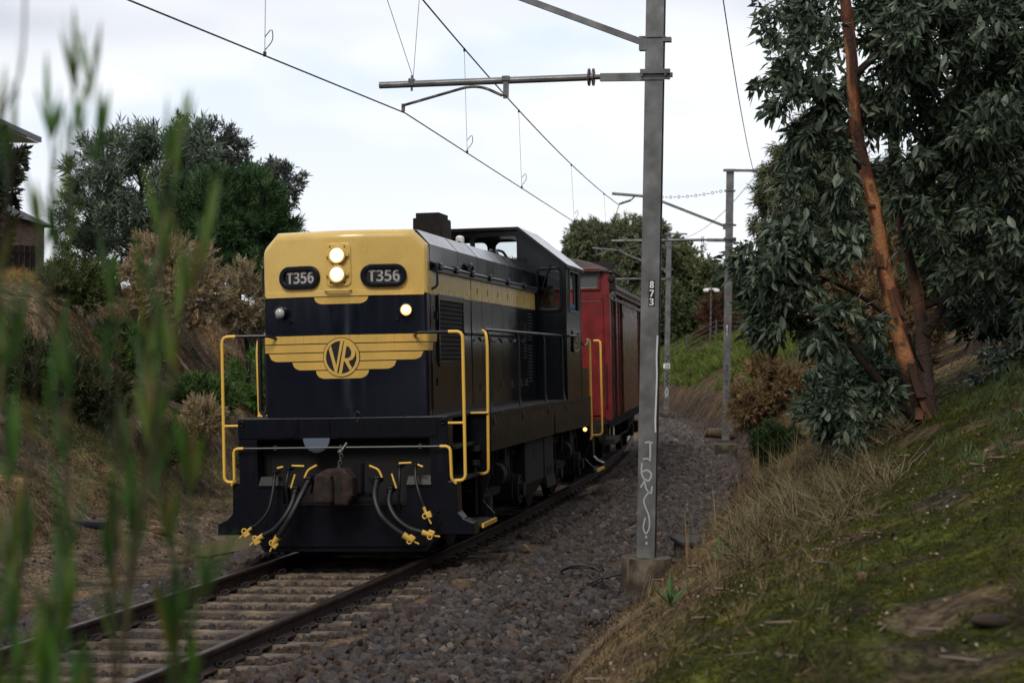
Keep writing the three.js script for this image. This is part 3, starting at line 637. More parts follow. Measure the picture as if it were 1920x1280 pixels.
    P(L, 'recessed_lamp', [cy(0.08, 0.08, 0.03, 20, -0.6, 1.44, 0.01, Math.PI / 2)], M.frame);
    const semi = [[-0.15, 0]]; for (let i = 0; i <= 16; i++) { const a = Math.PI + (i / 16) * Math.PI; semi.push([0.15 * Math.cos(a), 0.155 * Math.sin(a)]); }
    P(L, 'half_round_plate', ext(semi, 0.014, 0.003).translate(-0.29, 1.35, 0.012), M.blueGrey);
    P(L, 'hook', [tr(new THREE.TorusGeometry(0.03, 0.007, 6, 12, 4), 0.19, 1.61, 0.03), tr(new THREE.TorusGeometry(0.018, 0.006, 6, 12), 0.185, 1.55, 0.02), rod([0.186, 1.53, 0.02], [0.183, 1.47, 0.02], 0.006)], M.blackRail);
    for (const [x, y] of [[-1.15, 1.52], [1.15, 1.52]]) P(L, 'lifting_ring', [tr(new THREE.TorusGeometry(0.025, 0.009, 6, 12), x, y, 0.02)], M.frame);
  }
  // corner steps and their side walls
  for (const e of [0, 1]) for (const sd of [-1, 1]) {
    const z0 = e ? -10.15 : -0.26, z1 = e ? END + 0.25 : -1.36, zc = (z0 + z1) / 2, w = Math.abs(z1 - z0);
    for (const [y, x0, x1] of [[0.86, 0.95, 1.28], [1.22, 0.9, 1.24]]) P(L, 'step_tread', [bx(x1 - x0, 0.03, w, sd * (x0 + x1) / 2, y, zc)], M.deck);
    const st = P(L, 'bottom_step', [ext([[0.95, 0.31], [1.46, 0.31], [1.46, 0.345], [1.33, 0.36], [0.95, 0.36]].map(([x, y]) => [sd * x, y]), w - 0.01).translate(0, 0, Math.min(z0, z1))], M.under);
    P(st, 'step_edge', [bx(0.025, 0.045, w * 0.72, sd * 1.475, 0.335, zc - 0.05)], M.yellowRail);
    P(L, 'step_side_plate', ext([[0.95, 1.55], [1.39, 1.55], [1.39, 0.8], [1.3, 0.55], [1.44, 0.4], [1.45, 0.3], [0.95, 0.3]].map(([x, y]) => [sd * x, y]), 0.03).translate(0, 0, e ? -10.13 : -1.38), M.frame);
    P(L, 'step_back_plate', [bx(0.03, 1.2, w, sd * 0.93, 0.95, zc)], M.frameIn);
  }
  // handrails
  const yel = (n, pts, r = 0.019, b = 0.08) => P(L, n, [bent(pts, r, b)], M.yellowRail);
  for (const sd of [-1, 1]) {
    const x = sd * 1.38;
    yel('corner_handrail', [[sd * 1.22, 2.5, -0.02], [x, 2.5, -0.02], [x, 0.87, -0.02], [sd * 1.24, 0.87, -0.02]]);
    P(L, 'nose_rail', [bent([[sd * 1.23, 2.5, -0.02], [sd * 0.86, 2.5, -0.06], [sd * 0.8, 2.47, nz(0.8)]], 0.017, 0.04)], M.blackRail);
    yel('handrail_stay', [[x, 1.5, -0.02], [sd * 1.19, 1.5, -0.02]], 0.014);
    yel('step_handrail', [[sd * 1.19, 1.57, -1.3], [sd * 1.4, 1.57, -1.3]], 0.014);
    yel('step_post', [[sd * 1.33, 2.53, -1.42], [sd * 1.385, 2.5, -1.34], [sd * 1.4, 2.35, -1.32], [x, 0.86, -1.34], [sd * 1.2, 0.86, -1.34]], 0.019, 0.06);
    P(L, 'side_handrail', [rod([sd * 1.35, 2.54, -1.42], [sd * 1.35, 2.54, CF - 0.02], 0.02), rod([sd * (CABX + 0.035), 2.54, CF - 0.02], [sd * (CABX + 0.035), 2.54, CF - 0.75], 0.02)], M.blackRail);
    for (const z of [-1.55, -3.55, -5.65, -7.35]) P(L, 'handrail_stanchion', [bent([[sd * 1.35, 2.53, z], [sd * 1.37, 2.45, z - 0.03], [sd * 1.375, 1.66, z - 0.03], [sd * 1.41, 1.52, z], [sd * 1.43, 1.42, z]], 0.02, 0.07)], M.blackRail);
    yel('rear_step_post', [[sd * 1.36, 2.5, -10.08], [sd * 1.42, 2.5, -10.12], [sd * 1.42, 0.86, -10.12], [sd * 1.2, 0.86, -10.12]], 0.019, 0.05);
    yel('rear_handrail', [[sd * 1.3, 2.5, END + 0.02], [sd * 1.42, 2.5, END + 0.02], [sd * 1.42, 0.87, END + 0.02], [sd * 1.25, 0.87, END + 0.02]]);
    P(L, 'rear_chain', [smooth([[sd * 1.4, 2.48, CR - 0.03], [sd * 1.41, 2.4, -9.6], [sd * 1.4, 2.48, -10.06]], 0.014)], M.blackRail);
    yel('pilot_handrail_end', [[sd * 1.12, 1.25, 0.07], [sd * 1.235, 1.25, 0.07], [sd * 1.24, 0.89, 0.05], [sd * 1.28, 0.84, 0.02]], 0.017, 0.06);
  }
  P(L, 'far_stanchion', [rod([-1.13, 2.5, -0.6], [-1.13, 1.64, -0.6], 0.026), rod([-1.13, 1.66, -0.6], [-1.08, 1.58, -0.6], 0.022), rod([-1.13, 2.5, -0.6], [-0.93, 2.5, -0.55], 0.018)], M.blackRail);
  P(L, 'uncoupling_rod', [rod([-1.13, 1.25, 0.07], [1.13, 1.25, 0.07], 0.012), ...[-0.75, 0.0, 0.9].map((x) => bx(0.03, 0.05, 0.06, x, 1.255, 0.05))], M.steel);
  // coupler
  const cp = P(L, 'coupler', [rbx(0.2, 0.33, 0.3, 0.04, -0.1, 0.82, 0.32), ext([[-0.02, 0.67], [0.13, 0.66], [0.18, 0.75], [0.18, 0.92], [0.12, 1.0], [-0.08, 1.0], [-0.14, 0.97]], 0.22, 0.03).translate(0, 0, 0.16), bx(0.17, 0.18, 0.4, 0, 0.83, 0.02)], M.coupler);
  P(cp, 'knuckle_slot', [bx(0.03, 0.22, 0.02, 0.055, 0.82, 0.375)], M.underDk);
  P(cp, 'coupler_bracket', [bx(0.62, 0.04, 0.2, 0, 0.72, -0.05), bx(0.03, 0.35, 0.06, 0.23, 0.9, 0.02), rod([0.3, 0.92, 0.03], [0.4, 0.78, 0.03], 0.012), rod([-0.32, 0.95, 0.03], [-0.36, 0.74, 0.03], 0.012)], M.frame);
  P(cp, 'lift_chain', [0, 1, 2, 3, 4].map((i) => tr(new THREE.TorusGeometry(0.02, 0.006, 5, 10), 0.02 - i * 0.003, 1.16 - i * 0.034, 0.12 + i * 0.02, 0, (i % 2) * 1.57, 0)).concat([tr(new THREE.SphereGeometry(0.035, 10, 8), 0.0, 1.2, 0.09), rod([0.02, 1.22, 0.09], [0.07, 1.3, 0.06], 0.018)]), M.steel);
  // air hoses
  const hose = (name, pts, r, hx, up) => {
    const g = new THREE.Group(); g.name = name; L.add(g);
    const [x, y, z] = pts[0], e = pts[pts.length - 1], b = pts[pts.length - 2];
    P(g, 'hose', [smooth(pts, r, 8, 28)], M.rubber);
    P(g, 'hose_clamp', [0.05, 0.1, 0.14].map((k) => tr(new THREE.TorusGeometry(r * 1.05, r * 0.22, 6, 12), mix(x, pts[1][0], k * 1.6), mix(y, pts[1][1], k * 1.6), mix(z, pts[1][2], k * 1.6), Math.PI / 2)), M.frame);
    P(g, 'angle_cock', [rbx(r * 2.6, r * 2.4, 0.14, r * 0.6, x, y + r * 0.5, z - 0.05), rod([x, y + 0.01, z - 0.02], [x + 0.05, y + 0.02, z - 0.06], r * 0.8)], M.frame);
    if (up) P(g, 'cock_handle', [up.length > 2 ? smooth(up, 0.013, 6, 12).scale(1, 1, 1) : rod(...up, 0.011)], M.yellowRail);
    if (hx) {
      const A = V(...b), B = V(...e), dir = B.clone().sub(A).normalize(), tip = B.clone().addScaledVector(dir, 0.1);
      const n = V(-dir.y, dir.x, 0).normalize().multiplyScalar(0.028);
      P(g, 'coupling_head', [rod(e, tip.toArray(), r * 1.15, 8, r * 0.9), rbx(0.055, 0.075, 0.05, 0.014, tip.x + n.x, tip.y + n.y, tip.z, 0, 0, Math.atan2(dir.y, dir.x) - 1.57), rod(tip.toArray(), tip.clone().addScaledVector(dir, 0.1).add(n.clone().multiplyScalar(0.6)).toArray(), 0.011, 6), tr(new THREE.TorusGeometry(0.026, 0.009, 6, 12), tip.x - n.x * 0.6, tip.y - n.y * 0.6, tip.z + 0.02)], M.brassYellow);
    }
  };
  hose('air_hose', [[-0.755, 0.97, 0.09], [-0.765, 0.75, 0.16], [-0.81, 0.56, 0.2], [-0.92, 0.43, 0.2], [-1.0, 0.38, 0.18]], 0.017, 1, [[-0.73, 1.03, 0.08], [-0.66, 1.045, 0.08]]);
  hose('air_hose', [[-0.605, 1.01, 0.06], [-0.62, 0.85, 0.1], [-0.625, 0.65, 0.05], [-0.62, 0.5, -0.02]], 0.017, 0, [[-0.56, 1.055, 0.08], [-0.42, 1.05, 0.08]]);
  hose('brake_hose', [[-0.52, 0.78, 0.1], [-0.53, 0.65, 0.2], [-0.6, 0.5, 0.26], [-0.72, 0.37, 0.26], [-0.85, 0.3, 0.24]], 0.029, 1, [[-0.57, 0.81, 0.1], [-0.52, 0.96, 0.1]]);
  hose('brake_hose', [[-0.37, 0.88, 0.1], [-0.42, 0.72, 0.24], [-0.51, 0.52, 0.31], [-0.6, 0.38, 0.3], [-0.67, 0.29, 0.28]], 0.034, 1, [[-0.41, 0.92, 0.1], [-0.37, 1.0, 0.1], [-0.27, 1.06, 0.1]]);
  hose('brake_hose', [[0.41, 0.88, 0.1], [0.42, 0.72, 0.24], [0.5, 0.53, 0.31], [0.62, 0.4, 0.3], [0.74, 0.31, 0.28]], 0.034, 1, [[0.47, 0.92, 0.1], [0.43, 1.0, 0.1], [0.33, 1.05, 0.1]]);
  hose('brake_hose', [[0.56, 0.77, 0.1], [0.57, 0.64, 0.2], [0.66, 0.49, 0.26], [0.8, 0.38, 0.26], [0.94, 0.33, 0.24]], 0.029, 1, [[0.63, 0.8, 0.1], [0.58, 0.96, 0.1]]);
  hose('air_hose', [[0.66, 1.03, 0.06], [0.665, 0.86, 0.1], [0.64, 0.65, 0.05], [0.635, 0.5, -0.02]], 0.017, 0, [[0.66, 1.07, 0.08], [0.8, 1.075, 0.08]]);
  hose('air_hose', [[0.84, 1.04, 0.07], [0.86, 0.88, 0.13], [0.91, 0.72, 0.17], [0.95, 0.6, 0.17]], 0.017, 1, [[0.87, 1.055, 0.09], [0.93, 1.03, 0.09]]);
  for (const [x0, y0, x1, y1] of [[-1.09, 0.52, -0.98, 0.38], [-0.9, 0.42, -0.78, 0.3], [1.08, 0.55, 0.98, 0.47], [0.97, 0.42, 0.88, 0.33], [1.09, 0.42, 1.0, 0.34]])
    P(L, 'safety_chain', [0, 1, 2, 3, 4, 5].map((i) => tr(new THREE.TorusGeometry(0.014, 0.004, 4, 8), mix(x0, x1, i / 5), mix(y0, y1, i / 5) - 0.02 * Math.sin((i / 5) * 3.14), 0.03 + 0.035 * i, 0, (i % 2) * 1.57, 0.6)), M.frame);

  // bogies, tank and gear below the sill
  const wheelG = ready([cy(0.5, 0.5, 0.11, 36, 0, 0, 0, 0, 0, Math.PI / 2), cy(0.53, 0.53, 0.03, 36, 0.06, 0, 0, 0, 0, Math.PI / 2), cy(0.2, 0.2, 0.16, 20, 0, 0, 0, 0, 0, Math.PI / 2)]);
  for (const bz of [-2.75, -8.35]) {
    const g = new THREE.Group(); g.name = 'bogie'; g.position.set(0, 0, bz); L.add(g);
    for (const a of [-1.15, 1.15]) {
      for (const sd of [-1, 1]) { const w = new THREE.Mesh(wheelG, M.under); w.name = 'wheel'; w.position.set(sd * 0.8, 0.5, a); w.rotation.y = sd > 0 ? Math.PI : 0; w.castShadow = w.receiveShadow = true; g.add(w);
        P(g, 'axle_box', [rbx(0.22, 0.34, 0.36, 0.04, sd * 1.08, 0.5, a), cy(0.17, 0.19, 0.12, 24, sd * 1.24, 0.5, a, 0, 0, Math.PI / 2), cy(0.2, 0.2, 0.03, 24, sd * 1.2, 0.5, a, 0, 0, Math.PI / 2), cy(0.07, 0.09, 0.08, 14, sd * 1.32, 0.5, a, 0, 0, Math.PI / 2), ...[0, 1, 2, 3, 4, 5].map((k) => cy(0.014, 0.014, 0.03, 6, sd * 1.305, 0.5 + 0.13 * Math.cos(k * 1.047), a + 0.13 * Math.sin(k * 1.047), 0, 0, Math.PI / 2))], M.under);
        P(g, 'coil_spring', [-0.26, 0.26].flatMap((o) => [0, 1, 2, 3, 4].map((k) => tr(new THREE.TorusGeometry(0.07, 0.017, 6, 14), sd * 1.1, 0.66 + k * 0.05, a + o, Math.PI / 2))), M.under);
        P(g, 'brake_rigging', [rod([sd * 1.18, 0.25, a - 0.5], [sd * 1.18, 0.95, a - 0.42], 0.022), rod([sd * 1.26, 0.4, a + 0.42], [sd * 1.26, 1.0, a + 0.42], 0.018), cy(0.05, 0.05, 0.06, 12, sd * 1.26, 1.0, a + 0.42), bx(0.07, 0.36, 0.14, sd * 0.82, 0.5, a + 0.57)], M.under);
      }
      P(g, 'axle', [rod([-0.8, 0.5, a], [0.8, 0.5, a], 0.08)], M.under);
    }
    for (const sd of [-1, 1]) {
      P(g, 'side_frame', ext([[-1.75, 0.86], [-1.6, 0.98], [-0.6, 1.0], [0.6, 1.0], [1.6, 0.98], [1.75, 0.86], [1.5, 0.78], [0.8, 0.76], [0.55, 0.5], [-0.55, 0.5], [-0.8, 0.76], [-1.5, 0.78]], 0.12, 0.015).rotateY(Math.PI / 2).translate(sd * 1.08 - 0.06, 0, 0), M.under);
      P(g, 'brake_cylinder', [cy(0.14, 0.14, 0.3, 20, sd * 1.24, 0.78, 0.25, Math.PI / 2), cy(0.16, 0.16, 0.04, 20, sd * 1.24, 0.78, 0.1, Math.PI / 2), bent([[sd * 1.24, 0.9, 0.4], [sd * 1.3, 1.05, 0.42], [sd * 1.28, 1.12, 0.62], [sd * 1.28, 0.8, 0.7]], 0.02, 0.06)], M.under);
      P(g, 'sand_box', [bx(0.3, 0.32, 0.32, sd * 1.16, 0.98, -0.2), rod([sd * 1.1, 0.85, -0.2], [sd * 0.9, 0.2, -0.72], 0.025)], M.under);
    }
    P(g, 'bolster', [bx(2.0, 0.3, 0.5, 0, 0.72, 0)], M.underDk);
  }
  const tank = [[-1.33, 1.1], [1.33, 1.1], [1.33, 0.55], [1.22, 0.36], [1.0, 0.27], [-1.0, 0.27], [-1.22, 0.36], [-1.33, 0.55]];
  P(L, 'fuel_tank', ext(tank, 1.5, 0.02).translate(0, 0, -5.55), M.under);
  for (const sd of [-1, 1]) {
    P(L, 'tank_sticker', [bx(0.008, 0.08, 0.08, sd * 1.336, 0.98, -5.2)], M.white);
    P(L, 'tank_gauge', [rod([sd * 1.345, 1.0, -4.75], [sd * 1.345, 0.82, -4.75], 0.012), rod([sd * 1.345, 0.82, -4.6], [sd * 1.345, 0.82, -4.78], 0.012)], M.underDk);
    const bb = P(L, 'battery_box', [rbx(0.3, 0.68, 0.82, 0.02, sd * 1.2, 0.76, -6.05)], M.under);
    for (let k = 0; k < 5; k++) P(bb, 'vent_slot', [bx(0.012, 0.1, 0.05, sd * 1.352, 0.62, -5.8 - k * 0.11)], M.underDk);
    P(bb, 'box_flap', [bx(0.03, 0.16, 0.8, sd * 1.36, 0.46, -6.05, 0, 0, sd * 0.15)], M.under);
    P(L, 'air_pipe', [bent([[sd * 1.3, 1.13, -3.0], [sd * 1.3, 0.98, -3.0], [sd * 1.2, 0.9, -2.8]], 0.03, 0.06), bent([[sd * 1.3, 1.13, -8.9], [sd * 1.3, 0.95, -8.9], [sd * 1.2, 0.88, -8.7]], 0.03, 0.06)], M.under);
    P(L, 'side_lamp', [tr(new THREE.SphereGeometry(0.035, 12, 8), sd * 1.36, 1.04, -9.75)], sd > 0 ? M.markOn : M.lensOff);
  }
  // second coupler at the back
  P(L, 'rear_coupler', [rbx(0.3, 0.33, 0.4, 0.05, 0, 0.83, END - 0.2), bx(0.17, 0.18, 0.5, 0, 0.83, END + 0.1)], M.coupler);
}

// ------------------------------------------------------------------ red wooden van behind the locomotive
{
  const s0 = 13.1, [vx, , vz] = W(s0, 0, 0), van = thing('red_van', 'dark red wooden van with domed end roof, coupled behind the locomotive', 'railway van', [vx, 0, vz]);
  van.rotation.set(0, -7.4 * Math.PI / 180, Math.atan(CANT), 'YXZ');
  const HW2 = 1.42, LEN = 14.2, B = 1.08, EV = 3.42;
  P(van, 'end_wall', [bx(2 * HW2, 3.8 - B, 0.08, 0, (3.8 + B) / 2, -0.04)], M.red);
  for (const sd of [-1, 1]) {
    P(van, 'corner_post', [bx(0.1, 3.75 - B, 0.1, sd * (HW2 - 0.03), (3.75 + B) / 2, 0.0)], M.red);
    P(van, 'end_panel', [rbx(1.22, 2.1, 0.03, 0.01, sd * 0.68, 2.2, 0.012)], M.red);
    P(van, 'panel_moulding', [bx(1.28, 0.035, 0.03, sd * 0.68, 3.275, 0.02), bx(0.035, 2.15, 0.03, sd * 1.3, 2.2, 0.02)], M.red);
    const w = P(van, 'end_window', [ext(rrect(1.18, 0.4, 0.02, sd * 0.68, 3.64), 0.03, 0.004, [rrect(1.1, 0.32, 0.015, sd * 0.68, 3.64)]).translate(0, 0, 0.004)], M.redSide);
    P(w, 'pane', [bx(1.12, 0.34, 0.008, sd * 0.68, 3.64, 0.006)], M.glassVan);
    P(van, 'handbrake_rail', [bent([[sd * 1.36, 1.3, 0.02], [sd * 1.36, 1.3, 0.09], [sd * 1.36, 2.1, 0.09], [sd * 1.36, 2.1, 0.02]], 0.014, 0.04)], M.underDk);
    // side: planked bays, two recessed sliding doors
    const bays = [[-0.05, -0.62], [-1.5, -2.3], [-3.3, -4.6], [-4.6, -6.0], [-6.0, -7.4], [-7.4, -8.8], [-9.6, -11], [-11, -12.4], [-12.4, LEN * -1 + 0.05]];
    for (const [a, b] of bays) {
      const n = Math.max(2, Math.round((a - b) / 0.16));
      for (let i = 0; i < n; i++) { const w2 = (a - b) / n; P(van, 'side_board', [rbx(0.05, EV - B - 0.06, w2 - 0.012, 0.008, sd * (HW2 - 0.02), (EV + B) / 2 - 0.02, a - w2 * (i + 0.5))], M.redSide); }
    }
    for (const [a, b] of [[-0.62, -1.5], [-2.3, -3.3], [-8.8, -9.6]]) {
      const d = P(van, 'side_door', [bx(0.04, EV - B - 0.1, a - b, sd * (HW2 - 0.11), (EV + B) / 2 - 0.03, (a + b) / 2)], M.red);
      P(d, 'door_handle', [bent([[sd * (HW2 - 0.09), 1.45, b + 0.12], [sd * (HW2 - 0.03), 1.47, b + 0.12], [sd * (HW2 - 0.03), 2.55, b + 0.12], [sd * (HW2 - 0.09), 2.57, b + 0.12]], 0.014, 0.04)], M.underDk);
      P(d, 'door_sill', [bx(0.06, 0.05, a - b, sd * (HW2 - 0.07), B + 0.03, (a + b) / 2)], M.galvLt);
      P(van, 'door_post', [bx(0.09, EV - B - 0.02, 0.07, sd * (HW2 - 0.015), (EV + B) / 2, a), bx(0.09, EV - B - 0.02, 0.07, sd * (HW2 - 0.015), (EV + B) / 2, b)], M.redSide);
    }
    P(van, 'cornice', [bx(0.12, 0.07, LEN, sd * (HW2 + 0.02), EV + 0.0, -LEN / 2), bx(0.07, 0.06, LEN, sd * (HW2 + 0.0), EV - 0.12, -LEN / 2), bx(0.16, 0.03, LEN + 0.06, sd * (HW2 + 0.05), EV + 0.05, -LEN / 2)], M.redSide);
    P(van, 'lettering', [text('VR', 0.13, 0.004).rotateY(sd * Math.PI / 2).translate(sd * (HW2 + 0.006), 3.05, -3.8)], M.galvLt);
    const lampG = new THREE.Group(); lampG.name = 'tail_lamp'; van.add(lampG);
    P(lampG, 'lamp_body', [tr(new THREE.SphereGeometry(0.075, 16, 12), sd * (HW2 + 0.06), 3.62, 0.02), rbx(0.14, 0.16, 0.14, 0.02, sd * (HW2 + 0.06), 3.5, -0.02)], M.under);
    P(lampG, 'lamp_bracket', [bx(0.03, 0.4, 0.03, sd * (HW2 + 0.11), 3.46, -0.02), ext([[0, 0], [0.16, 0], [0.12, 0.1], [0, 0.04]].map(([x, y]) => [sd * x, y]), 0.05).translate(sd * (HW2 - 0.04), 3.3, 0)], M.galvLt);
    P(van, 'sole_bar', [bx(0.1, 0.24, LEN, sd * (HW2 - 0.25), 0.94, -LEN / 2)], M.under);
    P(van, 'truss_rod', [bent([[sd * 1.1, 0.85, -2.5], [sd * 1.1, 0.5, -4.4], [sd * 1.1, 0.5, -9.5], [sd * 1.1, 0.85, -11.5]], 0.022, 0.1), rod([sd * 1.1, 0.5, -4.4], [sd * 1.1, 0.86, -4.4], 0.03), rod([sd * 1.1, 0.5, -9.5], [sd * 1.1, 0.86, -9.5], 0.03)], M.under);
    P(van, 'foot_board', [bx(0.26, 0.1, 1.5, sd * 1.32, 0.66, -1.1), bx(0.04, 0.3, 0.05, sd * 1.25, 0.82, -0.6), bx(0.04, 0.3, 0.05, sd * 1.25, 0.82, -1.6)], M.greyBoard);
    P(van, 'brace', [rod([sd * 1.12, 0.95, -0.3], [sd * 1.12, 0.62, -0.75], 0.02), rod([sd * 1.12, 0.95, -2.2], [sd * 1.12, 0.55, -2.9], 0.02)], M.under);
  }
  P(van, 'floor', [bx(2.7, 0.1, LEN, 0, 1.05, -LEN / 2)], M.underDk);
  P(van, 'buffer_beam', [bx(2.5, 0.3, 0.12, 0, 0.92, 0.02)], M.under);
  P(van, 'coupler', [bx(0.26, 0.3, 0.5, 0, 0.83, 0.28)], M.coupler);
  P(van, 'rear_wall', [bx(2 * HW2 - 0.1, 2.35, 0.06, 0, 2.25, -LEN + 0.05)], M.red);
  // main roof, low arc; raised lookout at the end with a domed roof
  const n = 18, arc = (x, e, c) => e + (c - e) * Math.sqrt(Math.max(0, 1 - (x * x)));
  P(van, 'main_roof', [sheet(n, 12, (i, j) => { const x = -1 + (2 * i) / n; return [x * (HW2 + 0.1), EV + 0.06 + 0.5 * (1 - x * x * Math.abs(x)), -1.9 - (LEN - 1.9) * (j / 12)]; })], M.roofDark);
  P(van, 'dome_roof', [sheet(n, 14, (i, j) => {
    const x = -1 + (2 * i) / n, t = j / 14, end = 1 - Math.pow(1 - Math.min(1, t * 1.6), 2.6);
    return [x * (HW2 + 0.13) * (0.93 + 0.07 * end), 3.79 + 0.36 * (1 - Math.pow(Math.abs(x), 2.4)) * end - 0.03 * Math.abs(x), 0.1 - t * 2.1];
  }), bx(2 * HW2 + 0.2, 0.03, 0.05, 0, 3.785, 0.09), ...[-1, 1].map((sd) => bx(0.05, 0.035, 2.1, sd * (HW2 + 0.11), 3.76, -0.95))], M.vanRoof);
  for (const sd of [-1, 1]) P(van, 'lookout_side', [bx(0.05, 0.36, 1.9, sd * (HW2 - 0.05), 3.6, -0.98)], M.red);
  P(van, 'lookout_back', [bx(2 * HW2 - 0.1, 0.68, 0.05, 0, 3.72, -1.92)], M.roofDark);
  for (const bz of [-2.4, -11.8]) {
    const g = new THREE.Group(); g.name = 'bogie'; g.position.set(0, 0, bz); van.add(g);
    for (const a of [-0.95, 0.95]) for (const sd of [-1, 1]) {
      P(g, 'wheel', [cy(0.46, 0.46, 0.11, 28, sd * 0.8, 0.46, a, 0, 0, Math.PI / 2), cy(0.49, 0.49, 0.03, 28, sd * 0.74, 0.46, a, 0, 0, Math.PI / 2)], M.under);
      P(g, 'axle_box', [rbx(0.2, 0.3, 0.3, 0.04, sd * 1.05, 0.46, a)], M.under);
    }
    for (const sd of [-1, 1]) P(g, 'side_frame', ext([[-1.3, 0.55], [-1.1, 0.75], [1.1, 0.75], [1.3, 0.55], [0.6, 0.4], [-0.6, 0.4]], 0.09).rotateY(Math.PI / 2).translate(sd * 1.0 - 0.045, 0, 0), M.under);
    P(g, 'bolster', [bx(1.9, 0.25, 0.4, 0, 0.66, 0)], M.underDk);
  }
}

// ------------------------------------------------------------------ driver in the cab: one continuous body, seated, elbow at the side window
function figure(bones, size, cells, center) {
  const mc = new MarchingCubes(cells, stoneMat, false, false, 60000), f = mc.field, n = mc.size;
  const sm = (a, b, k) => { const h = clamp(0.5 + 0.5 * (b - a) / k); return b + (a - b) * h - k * h * (1 - h); };
  for (let z = 0; z < n; z++) for (let y = 0; y < n; y++) for (let x = 0; x < n; x++) {
    const p = [(x / n * 2 - 1) * size + center[0], (y / n * 2 - 1) * size + center[1], (z / n * 2 - 1) * size + center[2]];
    let d = 9;
    for (const [a, ra, b, rb] of bones) {
      const ab = [b[0] - a[0], b[1] - a[1], b[2] - a[2]], ap = [p[0] - a[0], p[1] - a[1], p[2] - a[2]];
      const t = clamp((ap[0] * ab[0] + ap[1] * ab[1] + ap[2] * ab[2]) / Math.max(1e-6, ab[0] ** 2 + ab[1] ** 2 + ab[2] ** 2));
      d = sm(d, Math.hypot(ap[0] - ab[0] * t, ap[1] - ab[1] * t, ap[2] - ab[2] * t) - mix(ra, rb, t), 0.035);
    }
    f[x + y * n + z * n * n] = -d;
  }
  mc.isolation = 0; mc.update();
  const g = new THREE.BufferGeometry(), N = mc.count * 3;
  g.setAttribute('position', new THREE.BufferAttribute(mc.positionArray.slice(0, N), 3)); g.setAttribute('normal', new THREE.BufferAttribute(mc.normalArray.slice(0, N), 3));
  g.scale(size, size, size); g.translate(...center);
  return g;
}
{
  const drv = thing('person', 'person in a blue shirt seated at the cab window, elbow on the sill', 'person', [-1.81, 0, -19.8]);
  drv.rotation.copy(loco.rotation);
  // joints in the locomotive's own axes, feet on the cab floor
  const body = [[[1.0, 2.35, -8.5], 0.17, [1.02, 2.75, -8.47], 0.16], [[1.02, 2.75, -8.47], 0.16, [1.02, 2.92, -8.46], 0.13], [[0.86, 2.93, -8.46], 0.08, [1.18, 2.93, -8.46], 0.08],
    [[1.2, 2.92, -8.46], 0.07, [1.36, 2.99, -8.4], 0.055], [[1.36, 2.99, -8.4], 0.052, [1.22, 2.98, -8.12], 0.042], [[0.84, 2.92, -8.46], 0.07, [0.78, 2.65, -8.36], 0.055], [[0.78, 2.65, -8.36], 0.05, [0.86, 2.72, -8.1], 0.04],
    [[0.93, 2.3, -8.5], 0.1, [0.92, 2.3, -8.08], 0.08], [[1.09, 2.3, -8.5], 0.1, [1.1, 2.3, -8.08], 0.08], [[0.92, 2.3, -8.08], 0.07, [0.92, 1.72, -8.05], 0.05], [[1.1, 2.3, -8.08], 0.07, [1.1, 1.72, -8.05], 0.05], [[0.92, 1.69, -8.05], 0.045, [0.92, 1.67, -7.87], 0.04], [[1.1, 1.69, -8.05], 0.045, [1.1, 1.67, -7.87], 0.04]];
  P(drv, 'body', [figure(body, 0.78, 84, [1.05, 2.4, -8.3])], std([0.09, 0.17, 0.28], 0.9));
  const hd = P(drv, 'head', [figure([[[1.02, 2.98, -8.46], 0.055, [1.03, 3.1, -8.44], 0.055], [[1.03, 3.17, -8.45], 0.095, [1.03, 3.25, -8.46], 0.092], [[1.03, 3.12, -8.4], 0.06, [1.03, 3.1, -8.39], 0.045], [[1.03, 3.175, -8.35], 0.016, [1.03, 3.15, -8.335], 0.018], [[0.935, 3.18, -8.45], 0.018, [0.935, 3.15, -8.45], 0.014], [[1.125, 3.18, -8.45], 0.018, [1.125, 3.15, -8.45], 0.014]], 0.24, 56, [1.03, 3.14, -8.43])], std([0.42, 0.24, 0.17], 0.7));
  for (const sd of [-1, 1]) P(hd, 'eye', [tr(new THREE.SphereGeometry(0.013, 8, 6), 1.03 + sd * 0.035, 3.195, -8.362)], M.plateBk);
  P(hd, 'mouth', [bx(0.045, 0.007, 0.01, 1.03, 3.105, -8.345)], std([0.25, 0.09, 0.07], 0.8));
  P(hd, 'hair', [tr(new THREE.SphereGeometry(0.107, 20, 10, 0, 6.29, 0, 1.45), 1.03, 3.22, -8.472, -0.35)], std([0.03, 0.02, 0.015], 0.9));
  const hand = (x, y, z, sd) => [[[x, y, z], 0.03, [x, y, z + 0.07], 0.028], ...[0, 1, 2, 3].map((k) => [[x + (k - 1.5) * 0.021, y, z + 0.07], 0.0095, [x + (k - 1.5) * 0.022, y - 0.03, z + 0.125 - Math.abs(k - 1.3) * 0.012], 0.0085]), [[x + sd * 0.02, y, z + 0.02], 0.012, [x + sd * 0.05, y - 0.02, z + 0.07], 0.01]];
  for (const [x, y, z, sd] of [[1.2, 2.98, -8.11, -1], [0.87, 2.73, -8.09, 1]]) P(drv, 'hand', [figure(hand(x, y, z, sd), 0.14, 40, [x, y, z + 0.06])], std([0.42, 0.24, 0.17], 0.7));
  P(loco, 'driver_seat', [rbx(0.5, 0.12, 0.5, 0.04, 1.0, 2.14, -8.5), rbx(0.48, 0.7, 0.1, 0.04, 1.0, 2.5, -8.76), rod([1.0, 1.6, -8.5], [1.0, 2.1, -8.5], 0.06)], M.frameIn);
}

